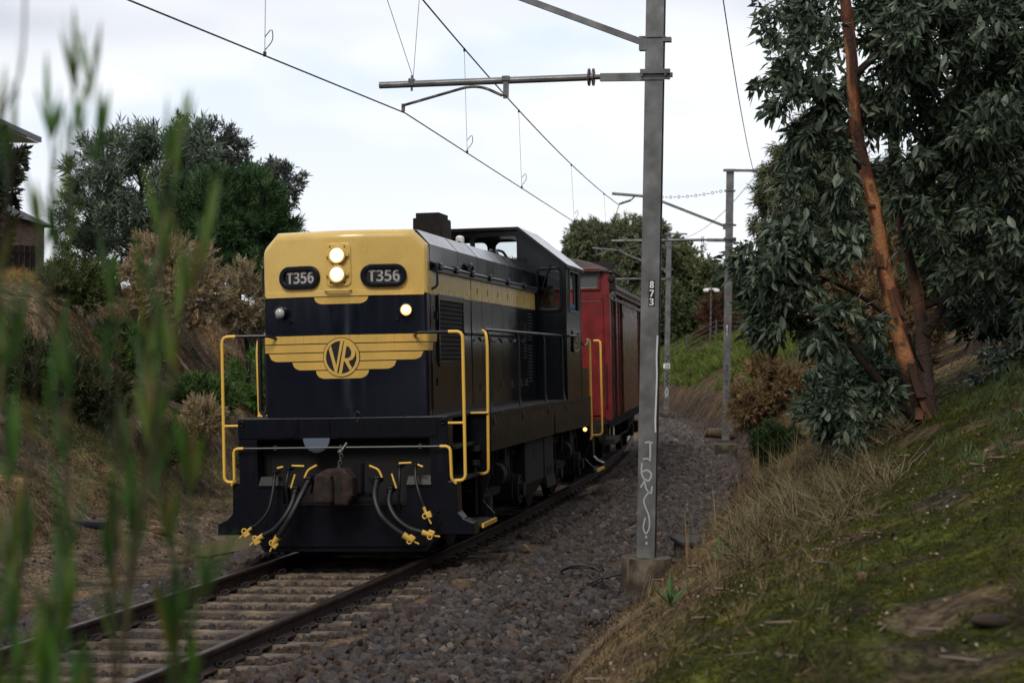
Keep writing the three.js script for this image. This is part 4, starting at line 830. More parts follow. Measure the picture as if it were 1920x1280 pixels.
// ------------------------------------------------------------------ overhead line: masts, wires, droppers
function ribbon(pts, w, z = 0) {
  const c = new THREE.CatmullRomCurve3(pts.map(([x, y]) => V(x, y, 0))), n = pts.length * 5, P0 = c.getPoints(n);
  return sheet(n, 1, (i, j) => { const a = P0[Math.max(0, i - 1)], b = P0[Math.min(n, i + 1)], dx = b.x - a.x, dy = b.y - a.y, l = Math.hypot(dx, dy) || 1, k = (j - 0.5) * w; return [P0[i].x - dy / l * k, P0[i].y + dx / l * k, z]; });
}
const chalk = std([0.36, 0.4, 0.4], 0.9), inkBlack = std([0.012, 0.012, 0.014], 0.8), chalkPale = std([0.55, 0.56, 0.6], 0.9);
function mast(s, d, o) {
  const [x, , z] = W(s, d), [, , th] = line(s), g0 = H(s, d);
  const g = thing('overhead_line_mast', o.label, 'mast', [x, 0, z], 'overhead line masts along the curve');
  g.rotation.y = -th; const top = 7.42;
  // rolled steel H-section
  P(g, 'column', [bx(0.205, top, 0.014, 0, top / 2, 0.095), bx(0.205, top, 0.014, 0, top / 2, -0.095), bx(0.012, top, 0.176, 0, top / 2, 0)], M.galv);
  P(g, 'footing', [o.round ? tr(new THREE.CylinderGeometry(0.29, 0.3, 0.6 - 0.0, 22, 3), 0, -0.28, 0) : rbx(0.62, 0.62, 0.6, 0.02, 0, g0 + 0.03, 0)], M.concrete);
  P(g, 'clamp_channel', [bx(0.34, 0.05, 0.06, 0.02, 5.55, 0.135), bx(0.34, 0.1, 0.012, 0.02, 5.51, 0.112), bx(0.34, 0.05, 0.06, 0.02, 5.55, -0.135), ...[-0.13, 0.14].map((a) => cy(0.014, 0.014, 0.32, 8, a, 5.51, 0, Math.PI / 2))], M.galv);
  const arm = P(g, 'cantilever_arm', [bx(0.52, 0.09, 0.05, -0.36, 5.5, 0.06), rod([-0.7, 5.505, 0.06], [-3.24, 5.44, 0.06], 0.04, 14)], M.galv);
  P(arm, 'insulator', [cy(0.1, 0.1, 0.018, 18, -0.7, 5.505, 0.06, 0, 0, Math.PI / 2), cy(0.1, 0.1, 0.018, 18, -0.75, 5.505, 0.06, 0, 0, Math.PI / 2), cy(0.03, 0.03, 0.2, 10, -0.72, 5.505, 0.06, 0, 0, Math.PI / 2)], M.galvLt);
  P(arm, 'drop_bracket', [bx(0.06, 0.26, 0.05, -1.72, 5.4, 0.07), bx(0.09, 0.05, 0.1, -1.72, 5.5, 0.06)], M.galv);
  P(g, 'steady_arm', [bent([[-1.76, 5.3, 0.09], [-1.98, 5.4, 0.09], [-2.16, 5.41, 0.09], [-2.93, 5.2, 0.09]], 0.017, 0.12), rod([-1.7, 5.29, 0.09], [-1.8, 5.32, 0.09], 0.012), bx(0.035, 0.09, 0.04, -2.94, 5.17, 0.09)], M.galvLt);
  P(g, 'wire_clamp', [rbx(0.07, 0.09, 0.09, 0.01, -2.85, 5.47, 0.06), cy(0.014, 0.014, 0.18, 8, -2.85, 5.46, 0.06)], M.galv);
  P(g, 'strut', [bx(0.07, 0.07, Math.hypot(1.95, 0.74), -1.08, 6.25, 0.06, 0.0, Math.PI / 2, 0).applyMatrix4(new THREE.Matrix4()).translate(1.08, -6.25, -0.06).rotateZ(-Math.atan2(0.74, 1.95)).translate(-1.1, 6.26, 0.06), bx(0.09, 0.16, 0.1, -0.13, 5.88, 0.06), bx(0.1, 0.05, 0.1, 0.14, 5.92, 0.06), bx(0.26, 0.012, 0.24, 0, 5.95, 0)], M.galv);
  P(g, 'upper_tube', [rod([-1.9, 6.66, 0.06], [-3.25, 6.76, 0.06], 0.04, 12)], M.galv);
  const links = [];
  for (let k = 0; k < 15; k++) links.push(tr(new THREE.TorusGeometry(0.035, 0.009, 5, 10), -1.86 + k * 0.115, 6.67 + 0.013 * k - 0.05 * Math.sin(k / 14 * 3.14), 0.06, (k % 2) * 1.57, 0, 0).scale(1, 1, 1));
  P(g, 'tie_chain', [...links, bx(0.3, 0.03, 0.26, 0, 6.87, 0)], M.galv);
  P(g, 'messenger_insulator', [rod([-2.6, 6.71, 0.06], [-2.72, 6.58, 0.06], 0.02), rod([-2.72, 6.58, 0.06], [-3.05, 6.47, 0.06], 0.03, 8), ...[0, 1, 2, 3].map((k) => cy(0.05, 0.05, 0.012, 10, -2.78 - k * 0.06, 6.56 - k * 0.02, 0.06, 0, 0, 1.2))], M.galv);
  P(g, 'top_crossarm', [bx(0.95, 0.07, 0.06, 0.28, top + 0.0, 0.14), bx(0.3, 0.05, 0.24, 0, top + 0.02, 0)], M.galv);
  if (o.number) {
    const h = 0.098, pl = P(g, 'number_plate', [bx(0.07, h * o.number.length, 0.006, o.nx ?? 0.03, 3.03, 0.1055)], M.plateBk);
    [...o.number].forEach((c, i) => P(pl, 'numeral', [text(c, 0.078, 0.003).scale(0.95, 1, 1).translate(o.nx ?? 0.03, 3.03 + h * ((o.number.length - 1) / 2 - i), 0.109)], M.white));
  }
  if (o.sign) { const q = P(g, 'white_plate', [bx(0.28, 0.2, 0.01, -0.02, 1.83, 0.112)], M.white); P(q, 'numerals', [text(o.sign, 0.13, 0.003).translate(0, 1.83, 0.118)], M.plateBk); }
  for (const [pts, w, m] of o.marks ?? []) P(g, 'painted_scrawl', [ribbon(pts, w, 0.1045)], m);
  return g;
}
mast(1.3, 3.2, { label: 'nearest grey steel mast, numbered 873, in a round concrete footing', number: '873', round: true, nx: 0.02,
  marks: [[[[-0.03, 1.33], [0.02, 1.34], [0.06, 1.33]], 0.02, chalk], [[[0.03, 1.34], [0.035, 1.22], [0.03, 1.12]], 0.02, chalk], [[[-0.05, 1.14], [-0.02, 1.15], [0.045, 1.14]], 0.018, chalk], [[[-0.06, 1.1], [-0.06, 0.98], [-0.03, 0.9], [-0.07, 0.82]], 0.018, chalk], [[[-0.05, 1.0], [0.0, 1.02], [0.05, 0.98], [0.02, 0.9], [-0.03, 0.92]], 0.02, chalk], [[[-0.03, 0.92], [0.0, 0.8], [0.05, 0.76], [0.06, 0.84]], 0.018, chalk], [[[0.03, 0.78], [-0.03, 0.68], [-0.01, 0.6], [0.03, 0.5], [0.035, 0.36], [0.0, 0.3], [-0.03, 0.36], [-0.01, 0.48]], 0.016, chalk], [[[-0.005, 0.26], [0.015, 0.26]], 0.03, chalk], [[[-0.005, 0.19], [0.02, 0.19]], 0.03, chalk],
    [[[0.095, 2.55], [0.088, 2.3], [0.095, 2.1], [0.09, 1.8], [0.085, 1.6], [0.09, 1.45]], 0.018, chalkPale]] });
mast(30.2, 3.5, { label: 'second grey steel mast from the camera, numbered 872, beside the bank', number: '872', nx: -0.02, marks: [[[[-0.05, 2.0], [0.0, 2.06], [0.02, 1.95], [-0.03, 1.9]], 0.02, inkBlack], [[[-0.04, 1.6], [0.0, 1.66], [0.0, 1.5]], 0.02, inkBlack]] });
mast(56.3, 3.2, { label: 'third grey steel mast from the camera with white 28 plate and black scrawl', sign: '28',
  marks: [[[[-0.06, 2.25], [0.06, 2.22], [0.0, 2.1], [-0.06, 2.0]], 0.045, inkBlack], [[[-0.05, 1.62], [0.07, 1.5], [-0.04, 1.42], [0.07, 1.3]], 0.045, inkBlack], [[[0.06, 1.28], [-0.05, 1.18], [0.07, 1.08], [-0.05, 1.0]], 0.045, inkBlack], [[[0.0, 0.9], [-0.06, 0.72], [0.0, 0.6], [0.06, 0.72], [0.0, 0.9]], 0.03, chalkPale], [[[-0.06, 0.5], [0.05, 0.62]], 0.03, chalkPale]] });
mast(83, 3.2, { label: 'farthest grey steel mast, half hidden by the trees on the curve' });
// wires
const lerp3 = (a, b, t) => a.map((v, i) => mix(v, b[i], t));
function span(a, b, r, sag, n = 16) { return smooth(Array.from({ length: n + 1 }, (_, i) => { const t = i / n, p = lerp3(a, b, t); p[1] -= sag * 4 * t * (1 - t); return p; }), r, 5, n * 3); }
{
  const sup = [[-27, 2.7], [1.3, 3.2], [30.2, 3.5], [56.3, 3.2], [83, 3.2]];
  const cA = [[-9.5, 5.15, 8.2], ...sup.slice(1).map(([s, d]) => W(s, d - 2.94, 5.12))];
  const mA = [[-9.2, 6.9, 8.2], ...sup.slice(1).map(([s, d], i) => W(s, d - (i ? 3.05 : 3.0), i ? 6.45 : 6.74))];
  const cw = [], mw = [];
  for (let i = 0; i < 4; i++) { cw.push(span(cA[i], cA[i + 1], 0.0085, 0.0)); mw.push(span(mA[i], mA[i + 1], 0.011, i ? 0.22 : 0.35)); }
  tag(P(scene, 'contact_wire', cw, M.wire), 'lower black overhead wire held by the steady arms', 'wire');
  tag(P(scene, 'messenger_wire', mw, M.wire), 'upper black overhead wire sagging between the masts', 'wire');
  const drop = (i, t, label) => {
    const a = lerp3(mA[i], mA[i + 1], t), b = lerp3(cA[i], cA[i + 1], t); a[1] -= (i ? 0.22 : 0.35) * 4 * t * (1 - t);
    const g = thing('dropper_wire', label, 'wire', [0, 0, 0], 'thin droppers between the overhead wires');
    P(g, 'strand', [rod(a, b, 0.0035, 5)], M.galv);
    P(g, 'clip', [rbx(0.03, 0.05, 0.03, 0.006, b[0], b[1] + 0.015, b[2]), rbx(0.03, 0.05, 0.03, 0.006, a[0], a[1] - 0.015, a[2])], M.wire);
    P(g, 'loop', [smooth([[b[0], b[1] + 0.05, b[2]], [b[0] + 0.07, b[1] + 0.15, b[2]], [b[0] + 0.06, b[1] + 0.25, b[2]], [b[0], b[1] + 0.18, b[2]]], 0.005, 5, 16)], M.wire);
  };
  drop(0, 0.865, 'dropper with a cable loop on the near wire, left of the bracket tube');
  drop(1, 0.145, 'first dropper behind the nearest bracket tube');
  drop(1, 0.33, 'second dropper behind the nearest bracket tube');
  drop(1, 0.6, 'third dropper behind the nearest bracket tube');
  drop(1, 0.85, 'dropper just before the second mast');
  // V-shaped stay from the nearest tube up to the messenger wire
  const c = W(1.3, 3.2 - 2.85, 5.53), l = lerp3(mA[0], mA[1], 0.965), r = lerp3(mA[1], mA[2], 0.035);
  const v = thing('stay_wires', 'pair of thin wires forming a V above the bracket tube end', 'wire');
  P(v, 'strand', [rod(c, l, 0.004, 5)], M.galv); P(v, 'strand', [rod(c, r, 0.004, 5)], M.galv);
  // feeder on the bank side, along the crossarm ends
  const f = sup.slice(1).map(([s, d], i) => W(s, d + (i ? 0.68 : 0.62), i ? 7.28 : 7.28)); f.unshift([-0.6, 7.4, 8]);
  tag(P(scene, 'feeder_wire', [0, 1, 2, 3].map((i) => span(f[i], f[i + 1], 0.009, 0.3)), M.wire), 'single black wire along the tops of the masts', 'wire');
}
// cable coil and lid by the nearest footing
{
  const [x, y, z] = W(1.0, 2.55, H(1, 2.55) + 0.07), R = rng(3);
  const pts = []; for (let i = 0; i < 26; i++) { const a = i * 0.52; pts.push([x - 0.05 + Math.cos(a) * 0.24 * (1 + 0.12 * Math.sin(a * 0.7)), y + 0.06 - 0.09 * Math.sin(a) * (1 - 0.25 * Math.floor(i / 12)), z + Math.sin(a) * 0.2]); }
  pts.push([x + 0.4, y + 0.08, z]);
  tag(P(scene, 'cable_coil', [smooth(pts, 0.011, 6, 140)], M.rubber), 'coil of black cable lying on the ballast beside the footing', 'cable');
  const [bx0, , bz0] = W(2.1, 3.65);
  const lid = thing('cable_pit', 'flat dark cable pit lid behind the nearest footing', 'pit', [bx0, H(2.1, 3.65), bz0]);
  P(lid, 'lid', [rbx(0.42, 0.05, 0.5, 0.015, 0, 0.09, 0, 0.05, 0.2, 0.03)], std([0.03, 0.03, 0.033], 0.85)); P(lid, 'pit_wall', [bx(0.34, 0.22, 0.4, 0, -0.02, 0, 0, 0.2, 0)], M.concrete);
}
// ------------------------------------------------------------------ brick house above the left bank
{
  const brick = tex(512, (u, v) => {
    const row = Math.floor(v * 16), x = (u * 6 + (row % 2) * 0.5) % 1, y = (v * 16) % 1, id = hash2(Math.floor(u * 6 + (row % 2) * 0.5) % 6, row, 5);
    if (y < 0.12 || x < 0.04) return [0.62, 0.58, 0.52];
    const k = 0.6 + 0.4 * id + 0.15 * (fbm(u * 40, v * 40, 2, 7, 40) - 0.5); return [0.5 * k + 0.05, 0.34 * k + 0.04, 0.28 * k + 0.03];
  }, true, 0.72);
  const bm = std([0.6, 0.6, 0.6], 0.95, { map: brick }), tile = std([0.1, 0.105, 0.115], 0.8, { map: T.streak }), trim = std([0.03, 0.032, 0.04], 0.5), wht = std([0.5, 0.5, 0.5], 0.6);
  const hx = -20.2, hz = -52, gy = HW(hx + 4, hz) - 0.1;
  const h = thing('brick_house', 'two storey brown brick house with grey hipped roof above the bank', 'house', [hx, gy, hz]);
  P(h, 'wall', [bx(9, 5.1, 7, 0, 2.55, 0)], bm, 'brown brick walls');
  P(h, 'lower_wing', [bx(2.4, 2.2, 5, 4.9, 1.1, 0.8)], bm);
  const roof = (w, d, y, r, hgt) => { const g = new THREE.BufferGeometry(), a = w / 2, b = d / 2, e = Math.max(0.05, a - b);
    const p = [[-a, y, b], [a, y, b], [a, y, -b], [-a, y, -b], [-e, y + hgt, 0], [e, y + hgt, 0]], f = [[0, 1, 5], [0, 5, 4], [1, 2, 5], [2, 3, 4], [2, 4, 5], [3, 0, 4], [0, 2, 1], [0, 3, 2]];
    g.setAttribute('position', new THREE.Float32BufferAttribute(f.flatMap((t) => t.flatMap((i) => p[i])), 3)); g.computeVertexNormals(); return g; };
  P(h, 'roof', [roof(10.5, 8.5, 5.2, 0, 1.9)], tile);
  P(h, 'eave_trim', [bx(10.5, 0.16, 0.08, 0, 5.12, 4.25), bx(0.08, 0.16, 8.5, 5.25, 5.12, 0)], trim);
  P(h, 'soffit', [bx(10.4, 0.03, 8.4, 0, 5.02, 0)], wht);
  P(h, 'wing_roof', [roof(3.0, 5.8, 2.22, 0, 0.8).translate(4.9, 0, 0.8)], tile);
  for (const x of [2.8, 0.2]) { const w = P(h, 'window', [bx(1.3, 1.2, 0.06, x, 3.9, 3.52)], wht); P(w, 'pane', [bx(1.15, 1.05, 0.02, x, 3.9, 3.56)], M.glassVan); }
  // fence before the house
  const fg = thing('paling_fence', 'dark timber paling fence at the foot of the brick house', 'fence', [hx + 4.5, HW(hx + 7, hz + 6), hz + 5.6]);
  const fm = [std([0.05, 0.04, 0.035], 0.9, { map: T.bark }), std([0.07, 0.055, 0.045], 0.9, { map: T.bark })], pg = ready(bx(0.13, 1.3, 0.02, 0, 0.65, 0));
  for (let i = 0; i < 44; i++) { const m = new THREE.Mesh(pg, fm[i % 2]); m.name = 'paling'; m.position.set(-3 + i * 0.145, -0.15 + 0.02 * hash2(i, 1, 2), 0); m.castShadow = m.receiveShadow = true; fg.add(m); }
  P(fg, 'rail', [bx(6.4, 0.08, 0.05, 0.1, 0.35, -0.04), bx(6.4, 0.08, 0.05, 0.1, 0.95, -0.04)], fm[0]);
}
// wire fence and lamp far down the line
{
  const f = thing('wire_fence', 'thin wire fence on the grass bank far behind the train', 'fence');
  const pts = [0, 1, 2, 3, 4, 5].map((i) => [6.3 + i * 1.7, 0, -97 - i * 1.0]);
  for (const p of pts) { p[1] = HW(p[0], p[2]); P(f, 'post', [rod([p[0], p[1] - 0.2, p[2]], [p[0], p[1] + 1.15, p[2]], 0.045)], M.galvLt); }
  for (let k = 0; k < 4; k++) P(f, 'wire', pts.slice(1).map((p, i) => rod([pts[i][0], pts[i][1] + 0.3 + k * 0.26, pts[i][2]], [p[0], p[1] + 0.3 + k * 0.26, p[2]], 0.009, 5)), M.galv);
  const lx = 11.2, lz = -101, y = HW(lx, lz), lp = thing('white_lamp_post', 'slim white post with twin lamps far down the line', 'lamp post', [lx, y, lz]);
  P(lp, 'post', [rod([0, -0.2, 0], [0, 3.1, 0], 0.055)], M.galvLt); P(lp, 'cross_arm', [bx(0.7, 0.07, 0.07, 0, 2.95, 0)], M.white);
  for (const sd of [-1, 1]) P(lp, 'lamp_head', [rbx(0.3, 0.16, 0.25, 0.05, sd * 0.3, 2.86, 0.05)], M.white);
}

// ------------------------------------------------------------------ vegetation
function leafShape(len, wid, fold, curl, n = 2) {       // pointed blade, folded along the midrib
  const prof = n === 2 ? [[0, 0.08], [0.4, 1], [1, 0]] : [[0, 0.06], [0.22, 0.75], [0.5, 1], [0.8, 0.55], [1, 0]];
  const pos = [], idx = [];
  prof.forEach(([t, w]) => { const y = t * len, z = -curl * t * t * len; pos.push(-w * wid / 2, y, z + fold * w * wid, 0, y, z, w * wid / 2, y, z + fold * w * wid); });
  for (let k = 0; k < prof.length - 1; k++) { const a = k * 3, b = a + 3; if (k < prof.length - 2) idx.push(a, a + 1, b, a + 1, b + 1, b, a + 1, a + 2, b + 1, a + 2, b + 2, b + 1); else idx.push(a, a + 1, b + 1, a + 1, a + 2, b + 1); }
  const g = new THREE.BufferGeometry(); g.setAttribute('position', new THREE.Float32BufferAttribute(pos, 3)); g.setIndex(idx);
  const q = g.toNonIndexed(); q.computeVertexNormals(); return q;
}
function sprig(seed, n, len, wid, o = {}) {              // leaves along a short twig pointing up +y
  const R = rng(seed), out = [], tl = o.twig ?? len * 1.2;
  for (let i = 0; i < n; i++) {
    const t = (i + 0.5) / n, l = len * R.r(0.65, 1.15), g = leafShape(l, wid * R.r(0.75, 1.2), R.r(0.05, 0.3), R.r(-0.15, 0.35));
    const a = i * 2.4 + R.r(-0.5, 0.5), lean = mix(o.lean ?? 1.2, 0.15, t * t) + R.r(-0.35, 0.35);
    g.applyMatrix4(new THREE.Matrix4().makeRotationFromEuler(new THREE.Euler(0, R() * 6.3, 0))).applyMatrix4(new THREE.Matrix4().makeRotationFromEuler(new THREE.Euler(lean, a, 0, 'YXZ')));
    if (o.droop) g.applyMatrix4(new THREE.Matrix4());
    out.push(g.translate(0, t * tl, 0));
  }
  if (o.stem) out.push(rod([0, 0, 0], [0, tl, 0], o.stem, 3, o.stem * 0.5));
  return ready(out);
}
const leafMat = (o = {}) => new THREE.MeshPhysicalMaterial({ color: 0xffffff, specularIntensity: 0.7, roughness: o.rough ?? 0.6, transmission: o.trans ?? 0.22, thickness: 0, side: THREE.DoubleSide });
const leafPlain = phy([1, 1, 1], 0.75, { specularIntensity: 0.4, side: THREE.DoubleSide });
const UPY = V(0, 1, 0);
function crownItems(blobs, o) {
  const R = rng(o.seed), out = [];
  for (const [cx, cy0, cz, rx, ry, rz, n] of blobs) {
    const K = Math.max(4, Math.round((o.clus ?? 0.02) * n)), C = [];
    for (let k = 0; k < K; k++) {
      const d = V(R.g(), R.g(), R.g()).normalize(), r = Math.pow(R.r(o.inner ?? 0.18, 1), 0.5) * R.r(0.85, 1.05);
      C.push([d, r, R.r(0.7, 1.25)]);
    }
    for (let i = 0; i < n; i++) {
      const [d, r, sz] = C[Math.floor(R() * K)], sp = (o.spread ?? 0.2) * sz;
      const p = V(cx + d.x * r * rx + R.g() * sp * rx, cy0 + d.y * r * ry + R.g() * sp * ry * 0.9, cz + d.z * r * rz + R.g() * sp * rz);
      const dir = V(d.x, d.y, d.z).multiplyScalar(o.out ?? 0.6).add(V(R.g(), R.g(), R.g()).multiplyScalar(0.75)).add(V(0, o.up ?? 0.1, 0)).normalize();
      const q = new THREE.Quaternion().setFromUnitVectors(UPY, dir).multiply(new THREE.Quaternion().setFromAxisAngle(UPY, R() * 6.3));
      const s = R.r(...o.size), t = R(), k = R.r(0.75, 1.25);
      out.push({ p: [p.x, p.y, p.z], q, s, c: mix3(o.col[0], o.col[1], t * t).map((v) => v * k), d });
    }
  }
  return out;
}
const barkDk = std([0.05, 0.034, 0.026], 0.95, { map: T.bark, bumpMap: T.soilBump, bumpScale: 0.02 });
const barkGrey = std([0.1, 0.085, 0.07], 0.95, { map: T.bark, bumpMap: T.soilBump, bumpScale: 0.02 });
function tree(name, label, cat, base, blobs, o, group) {
  const g = thing(name, label, cat, base, group), R = rng(o.seed + 7);
  const loc = blobs.map((b) => [b[0] - base[0], b[1] - base[1], b[2] - base[2], ...b.slice(3)]);
  const tr0 = o.trunk ?? 0.12, fork = o.fork ?? [0.1 * R.g(), 0.35 * loc[0][1], 0];
  if (!o.noTrunk) {
    P(g, 'trunk', [limb([[0, -0.15, 0, tr0 * 1.25], [fork[0] * 0.4, fork[1] * 0.5, fork[2] * 0.4, tr0], [...fork, tr0 * 0.85]], 8, 0.15, o.seed)], o.bark ?? barkDk);
    for (const b of loc) {
      const m = lerp3(fork, b, 0.5); m[0] += R.g() * 0.2; m[1] -= 0.1;
      const br = P(g, 'branch', [limb([[...fork, tr0 * 0.7], [...m, tr0 * 0.5], [b[0], b[1], b[2], tr0 * 0.3]], 6, 0.15, o.seed + 3)], o.bark ?? barkDk);
      const tw = [];
      for (let k = 0; k < (o.twigs ?? 7); k++) { const d = V(R.g(), R.g() + 0.3, R.g()).normalize(); tw.push(rod([b[0], b[1], b[2]], [b[0] + d.x * b[3] * 0.9, b[1] + d.y * b[4] * 0.9, b[2] + d.z * b[5] * 0.9], tr0 * 0.2, 5, tr0 * 0.06)); }
      P(br, 'twigs', tw, o.bark ?? barkDk).userData.kind = 'stuff';
    }
  }
  instances(g, 'crown', o.geo, o.mat ?? leafPlain, crownItems(loc, o));
  return g;
}
const SP = {
  euc: sprig(11, 7, 0.13, 0.042, { lean: 0.95, twig: 0.17, stem: 0.003 }),
  eucFar: sprig(12, 8, 0.26, 0.1, { lean: 1.2 }),
  wattle: sprig(13, 12, 0.2, 0.032, { lean: 1.1, twig: 0.22 }),
  fine: sprig(14, 14, 0.13, 0.022, { lean: 0.9, twig: 0.2 }),
  needle: sprig(15, 16, 0.22, 0.03, { lean: 0.8, twig: 0.25 }),
  heath: sprig(16, 14, 0.07, 0.016, { lean: 0.8, twig: 0.14 }),
  clump: sprig(17, 12, 0.42, 0.17, { lean: 1.3 }),
};
const G = (x, z) => HW(x, z);
// --- left bank
tree('wattle_tree', 'grey green wattle tree with airy crown above the left bank', 'tree', [-9.3, G(-9.3, -45), -45], [[-9.4, 6.3, -45, 1.7, 1.5, 1.6, 900], [-8.6, 7.15, -45.4, 1.1, 0.95, 1.2, 520], [-10.4, 6.6, -45.2, 1.0, 1.1, 1.1, 420], [-9.1, 5.2, -44.6, 2.0, 0.8, 1.4, 700], [-10.6, 5.4, -44.8, 1.0, 0.8, 1, 260]], { seed: 201, geo: SP.wattle, size: [0.8, 1.4], col: [[0.06, 0.095, 0.062], [0.2, 0.24, 0.175]], clus: 0.07, spread: 0.15, trunk: 0.13, up: 0.25, twigs: 12 }, 'trees above the left bank');
tree('sparse_tree', 'sparse grey brown tree behind the dark green one on the left', 'tree', [-7.3, G(-7.3, -47.5), -47.5], [[-7.9, 7.4, -47.3, 0.9, 0.75, 1, 620], [-6.9, 6.7, -47.4, 1.0, 0.6, 1, 600], [-6.1, 6.6, -47.4, 0.55, 0.55, 0.7, 380], [-8.7, 7.7, -47.6, 0.6, 0.6, 0.7, 380], [-7.5, 5.9, -47.5, 1.4, 0.8, 1.2, 700]], { seed: 203, geo: SP.euc, size: [0.8, 1.3], col: [[0.05, 0.062, 0.052], [0.13, 0.14, 0.12]], clus: 0.12, spread: 0.14, trunk: 0.11, twigs: 16 }, 'trees above the left bank');
tree('cypress_tree', 'dense dark green rounded conifer just left of the locomotive nose', 'tree', [-6.7, G(-6.7, -43), -43], [[-6.5, 5.3, -43, 1.3, 1.25, 1.3, 1500], [-7.4, 5.2, -43, 1.1, 1.2, 1.2, 1100], [-5.9, 4.7, -43, 0.8, 1.0, 1.0, 700], [-7.0, 4.3, -42.8, 1.6, 0.7, 1.2, 800]], { seed: 205, geo: SP.needle, size: [0.7, 1.15], col: [[0.03, 0.068, 0.026], [0.075, 0.14, 0.05]], clus: 0.05, spread: 0.17, trunk: 0.14, up: 0.5 }, 'trees above the left bank');
tree('dark_tree', 'dark leafy tree at the left edge in front of the brick house', 'tree', [-13.2, G(-13.2, -44), -44], [[-13.3, 6.4, -44, 1.1, 1.2, 1.1, 700], [-13.1, 5.0, -43.8, 1.0, 1.0, 1.1, 600], [-12.6, 7.0, -44, 0.45, 0.5, 0.6, 160]], { seed: 207, geo: SP.eucFar, size: [0.5, 0.95], col: [[0.018, 0.022, 0.014], [0.05, 0.05, 0.03]], clus: 0.06, spread: 0.17, trunk: 0.12 }, 'trees above the left bank');
tree('understorey_shrub', 'dark shrub under the wattle at the top of the left bank', 'shrub', [-9.2, G(-9.2, -42), -42], [[-9.2, 4.45, -42, 1.2, 0.6, 0.9, 500], [-10.3, 4.4, -42.4, 0.7, 0.5, 0.8, 200]], { seed: 209, geo: SP.wattle, size: [0.6, 1], col: [[0.015, 0.024, 0.014], [0.035, 0.05, 0.028]], clus: 0.06, trunk: 0.05 });
const tan = [[0.2, 0.15, 0.085], [0.44, 0.35, 0.21]];
tree('tan_bush', 'large tan dry bush with bare dark stems on the left bank', 'bush', [-7.5, G(-7.5, -37.7), -37.7], [[-7.05, 3.75, -37.4, 1.0, 0.85, 0.9, 1900], [-7.55, 4.15, -37.5, 0.6, 0.5, 0.7, 800], [-6.55, 3.35, -37.2, 0.65, 0.65, 0.7, 900], [-7.85, 3.65, -37.5, 0.4, 0.5, 0.6, 420]], { seed: 211, geo: SP.heath, size: [0.8, 1.5], col: tan, clus: 0.06, spread: 0.13, trunk: 0.07, up: 0.35, twigs: 14 }, 'tan bushes on the left bank');
tree('tan_bush', 'rounder tan bush directly beside the locomotive nose', 'bush', [-5.9, G(-5.9, -40), -40], [[-5.9, 3.45, -40, 0.65, 0.85, 0.8, 1300], [-5.3, 3.5, -40.5, 0.55, 0.8, 0.8, 900], [-6.2, 3.0, -39.8, 0.5, 0.5, 0.6, 500]], { seed: 213, geo: SP.heath, size: [0.8, 1.5], col: [[0.19, 0.155, 0.088], [0.43, 0.365, 0.225]], clus: 0.06, spread: 0.14, trunk: 0.06, up: 0.35, twigs: 12 }, 'tan bushes on the left bank');
tree('tan_bush', 'small tan bush low on the left bank by the yellow handrail', 'bush', [-5.75, G(-5.75, -33.3), -33.3], [[-5.75, 0.98, -33.2, 0.42, 0.36, 0.4, 700]], { seed: 215, geo: SP.heath, size: [0.7, 1.2], col: tan, clus: 0.08, spread: 0.16, trunk: 0.03, up: 0.4 }, 'tan bushes on the left bank');
[[-5.35, -37.5, 0.6, 0.8, 'bright green shrub behind the left yellow handrail', [0.03, 0.07, 0.016], [0.075, 0.14, 0.032]], [-6.05, -35.2, 0.5, 0.45, 'spreading green shrub above the small tan bush', [0.03, 0.06, 0.016], [0.07, 0.115, 0.032]], [-7.3, -33.6, 0.55, 0.5, 'green shrub below the large tan bush', [0.03, 0.06, 0.014], [0.075, 0.12, 0.03]],
  [-8.2, -33.2, 0.6, 0.6, 'olive shrub halfway up the left bank', [0.035, 0.05, 0.016], [0.08, 0.1, 0.034]], [-6.95, -29.6, 0.6, 0.55, 'dark twiggy shrub low on the left bank', [0.022, 0.026, 0.012], [0.055, 0.06, 0.026]], [-5.95, -30.5, 0.4, 0.35, 'brown and green shrub at the foot of the left bank', [0.035, 0.035, 0.016], [0.09, 0.08, 0.036]], [-7.9, -29.4, 0.6, 0.55, 'dark green shrub at the left edge of the bank', [0.02, 0.032, 0.012], [0.05, 0.07, 0.025]], [-4.75, -34.6, 0.45, 0.5, 'dark green shrub beside the front step of the locomotive', [0.014, 0.032, 0.011], [0.035, 0.07, 0.02]]]
  .forEach(([x, z, r, h, label, c0, c1], i) => { const y = G(x, z); tree('bank_shrub', label, 'shrub', [x, y, z], [[x, y + h * 0.85, z, r, h * 0.8, r, 620], [x + r * 0.7, y + h * 0.5, z + 0.1, r * 0.6, h * 0.5, r * 0.6, 260]], { seed: 301 + i * 3, geo: SP.fine, size: [0.6, 1.2], col: [c0.map((v) => v * 1.4), c1.map((v) => v * 1.5)], clus: 0.07, spread: 0.17, trunk: 0.025, up: 0.6, twigs: 6 }, 'shrubs on the left bank'); });

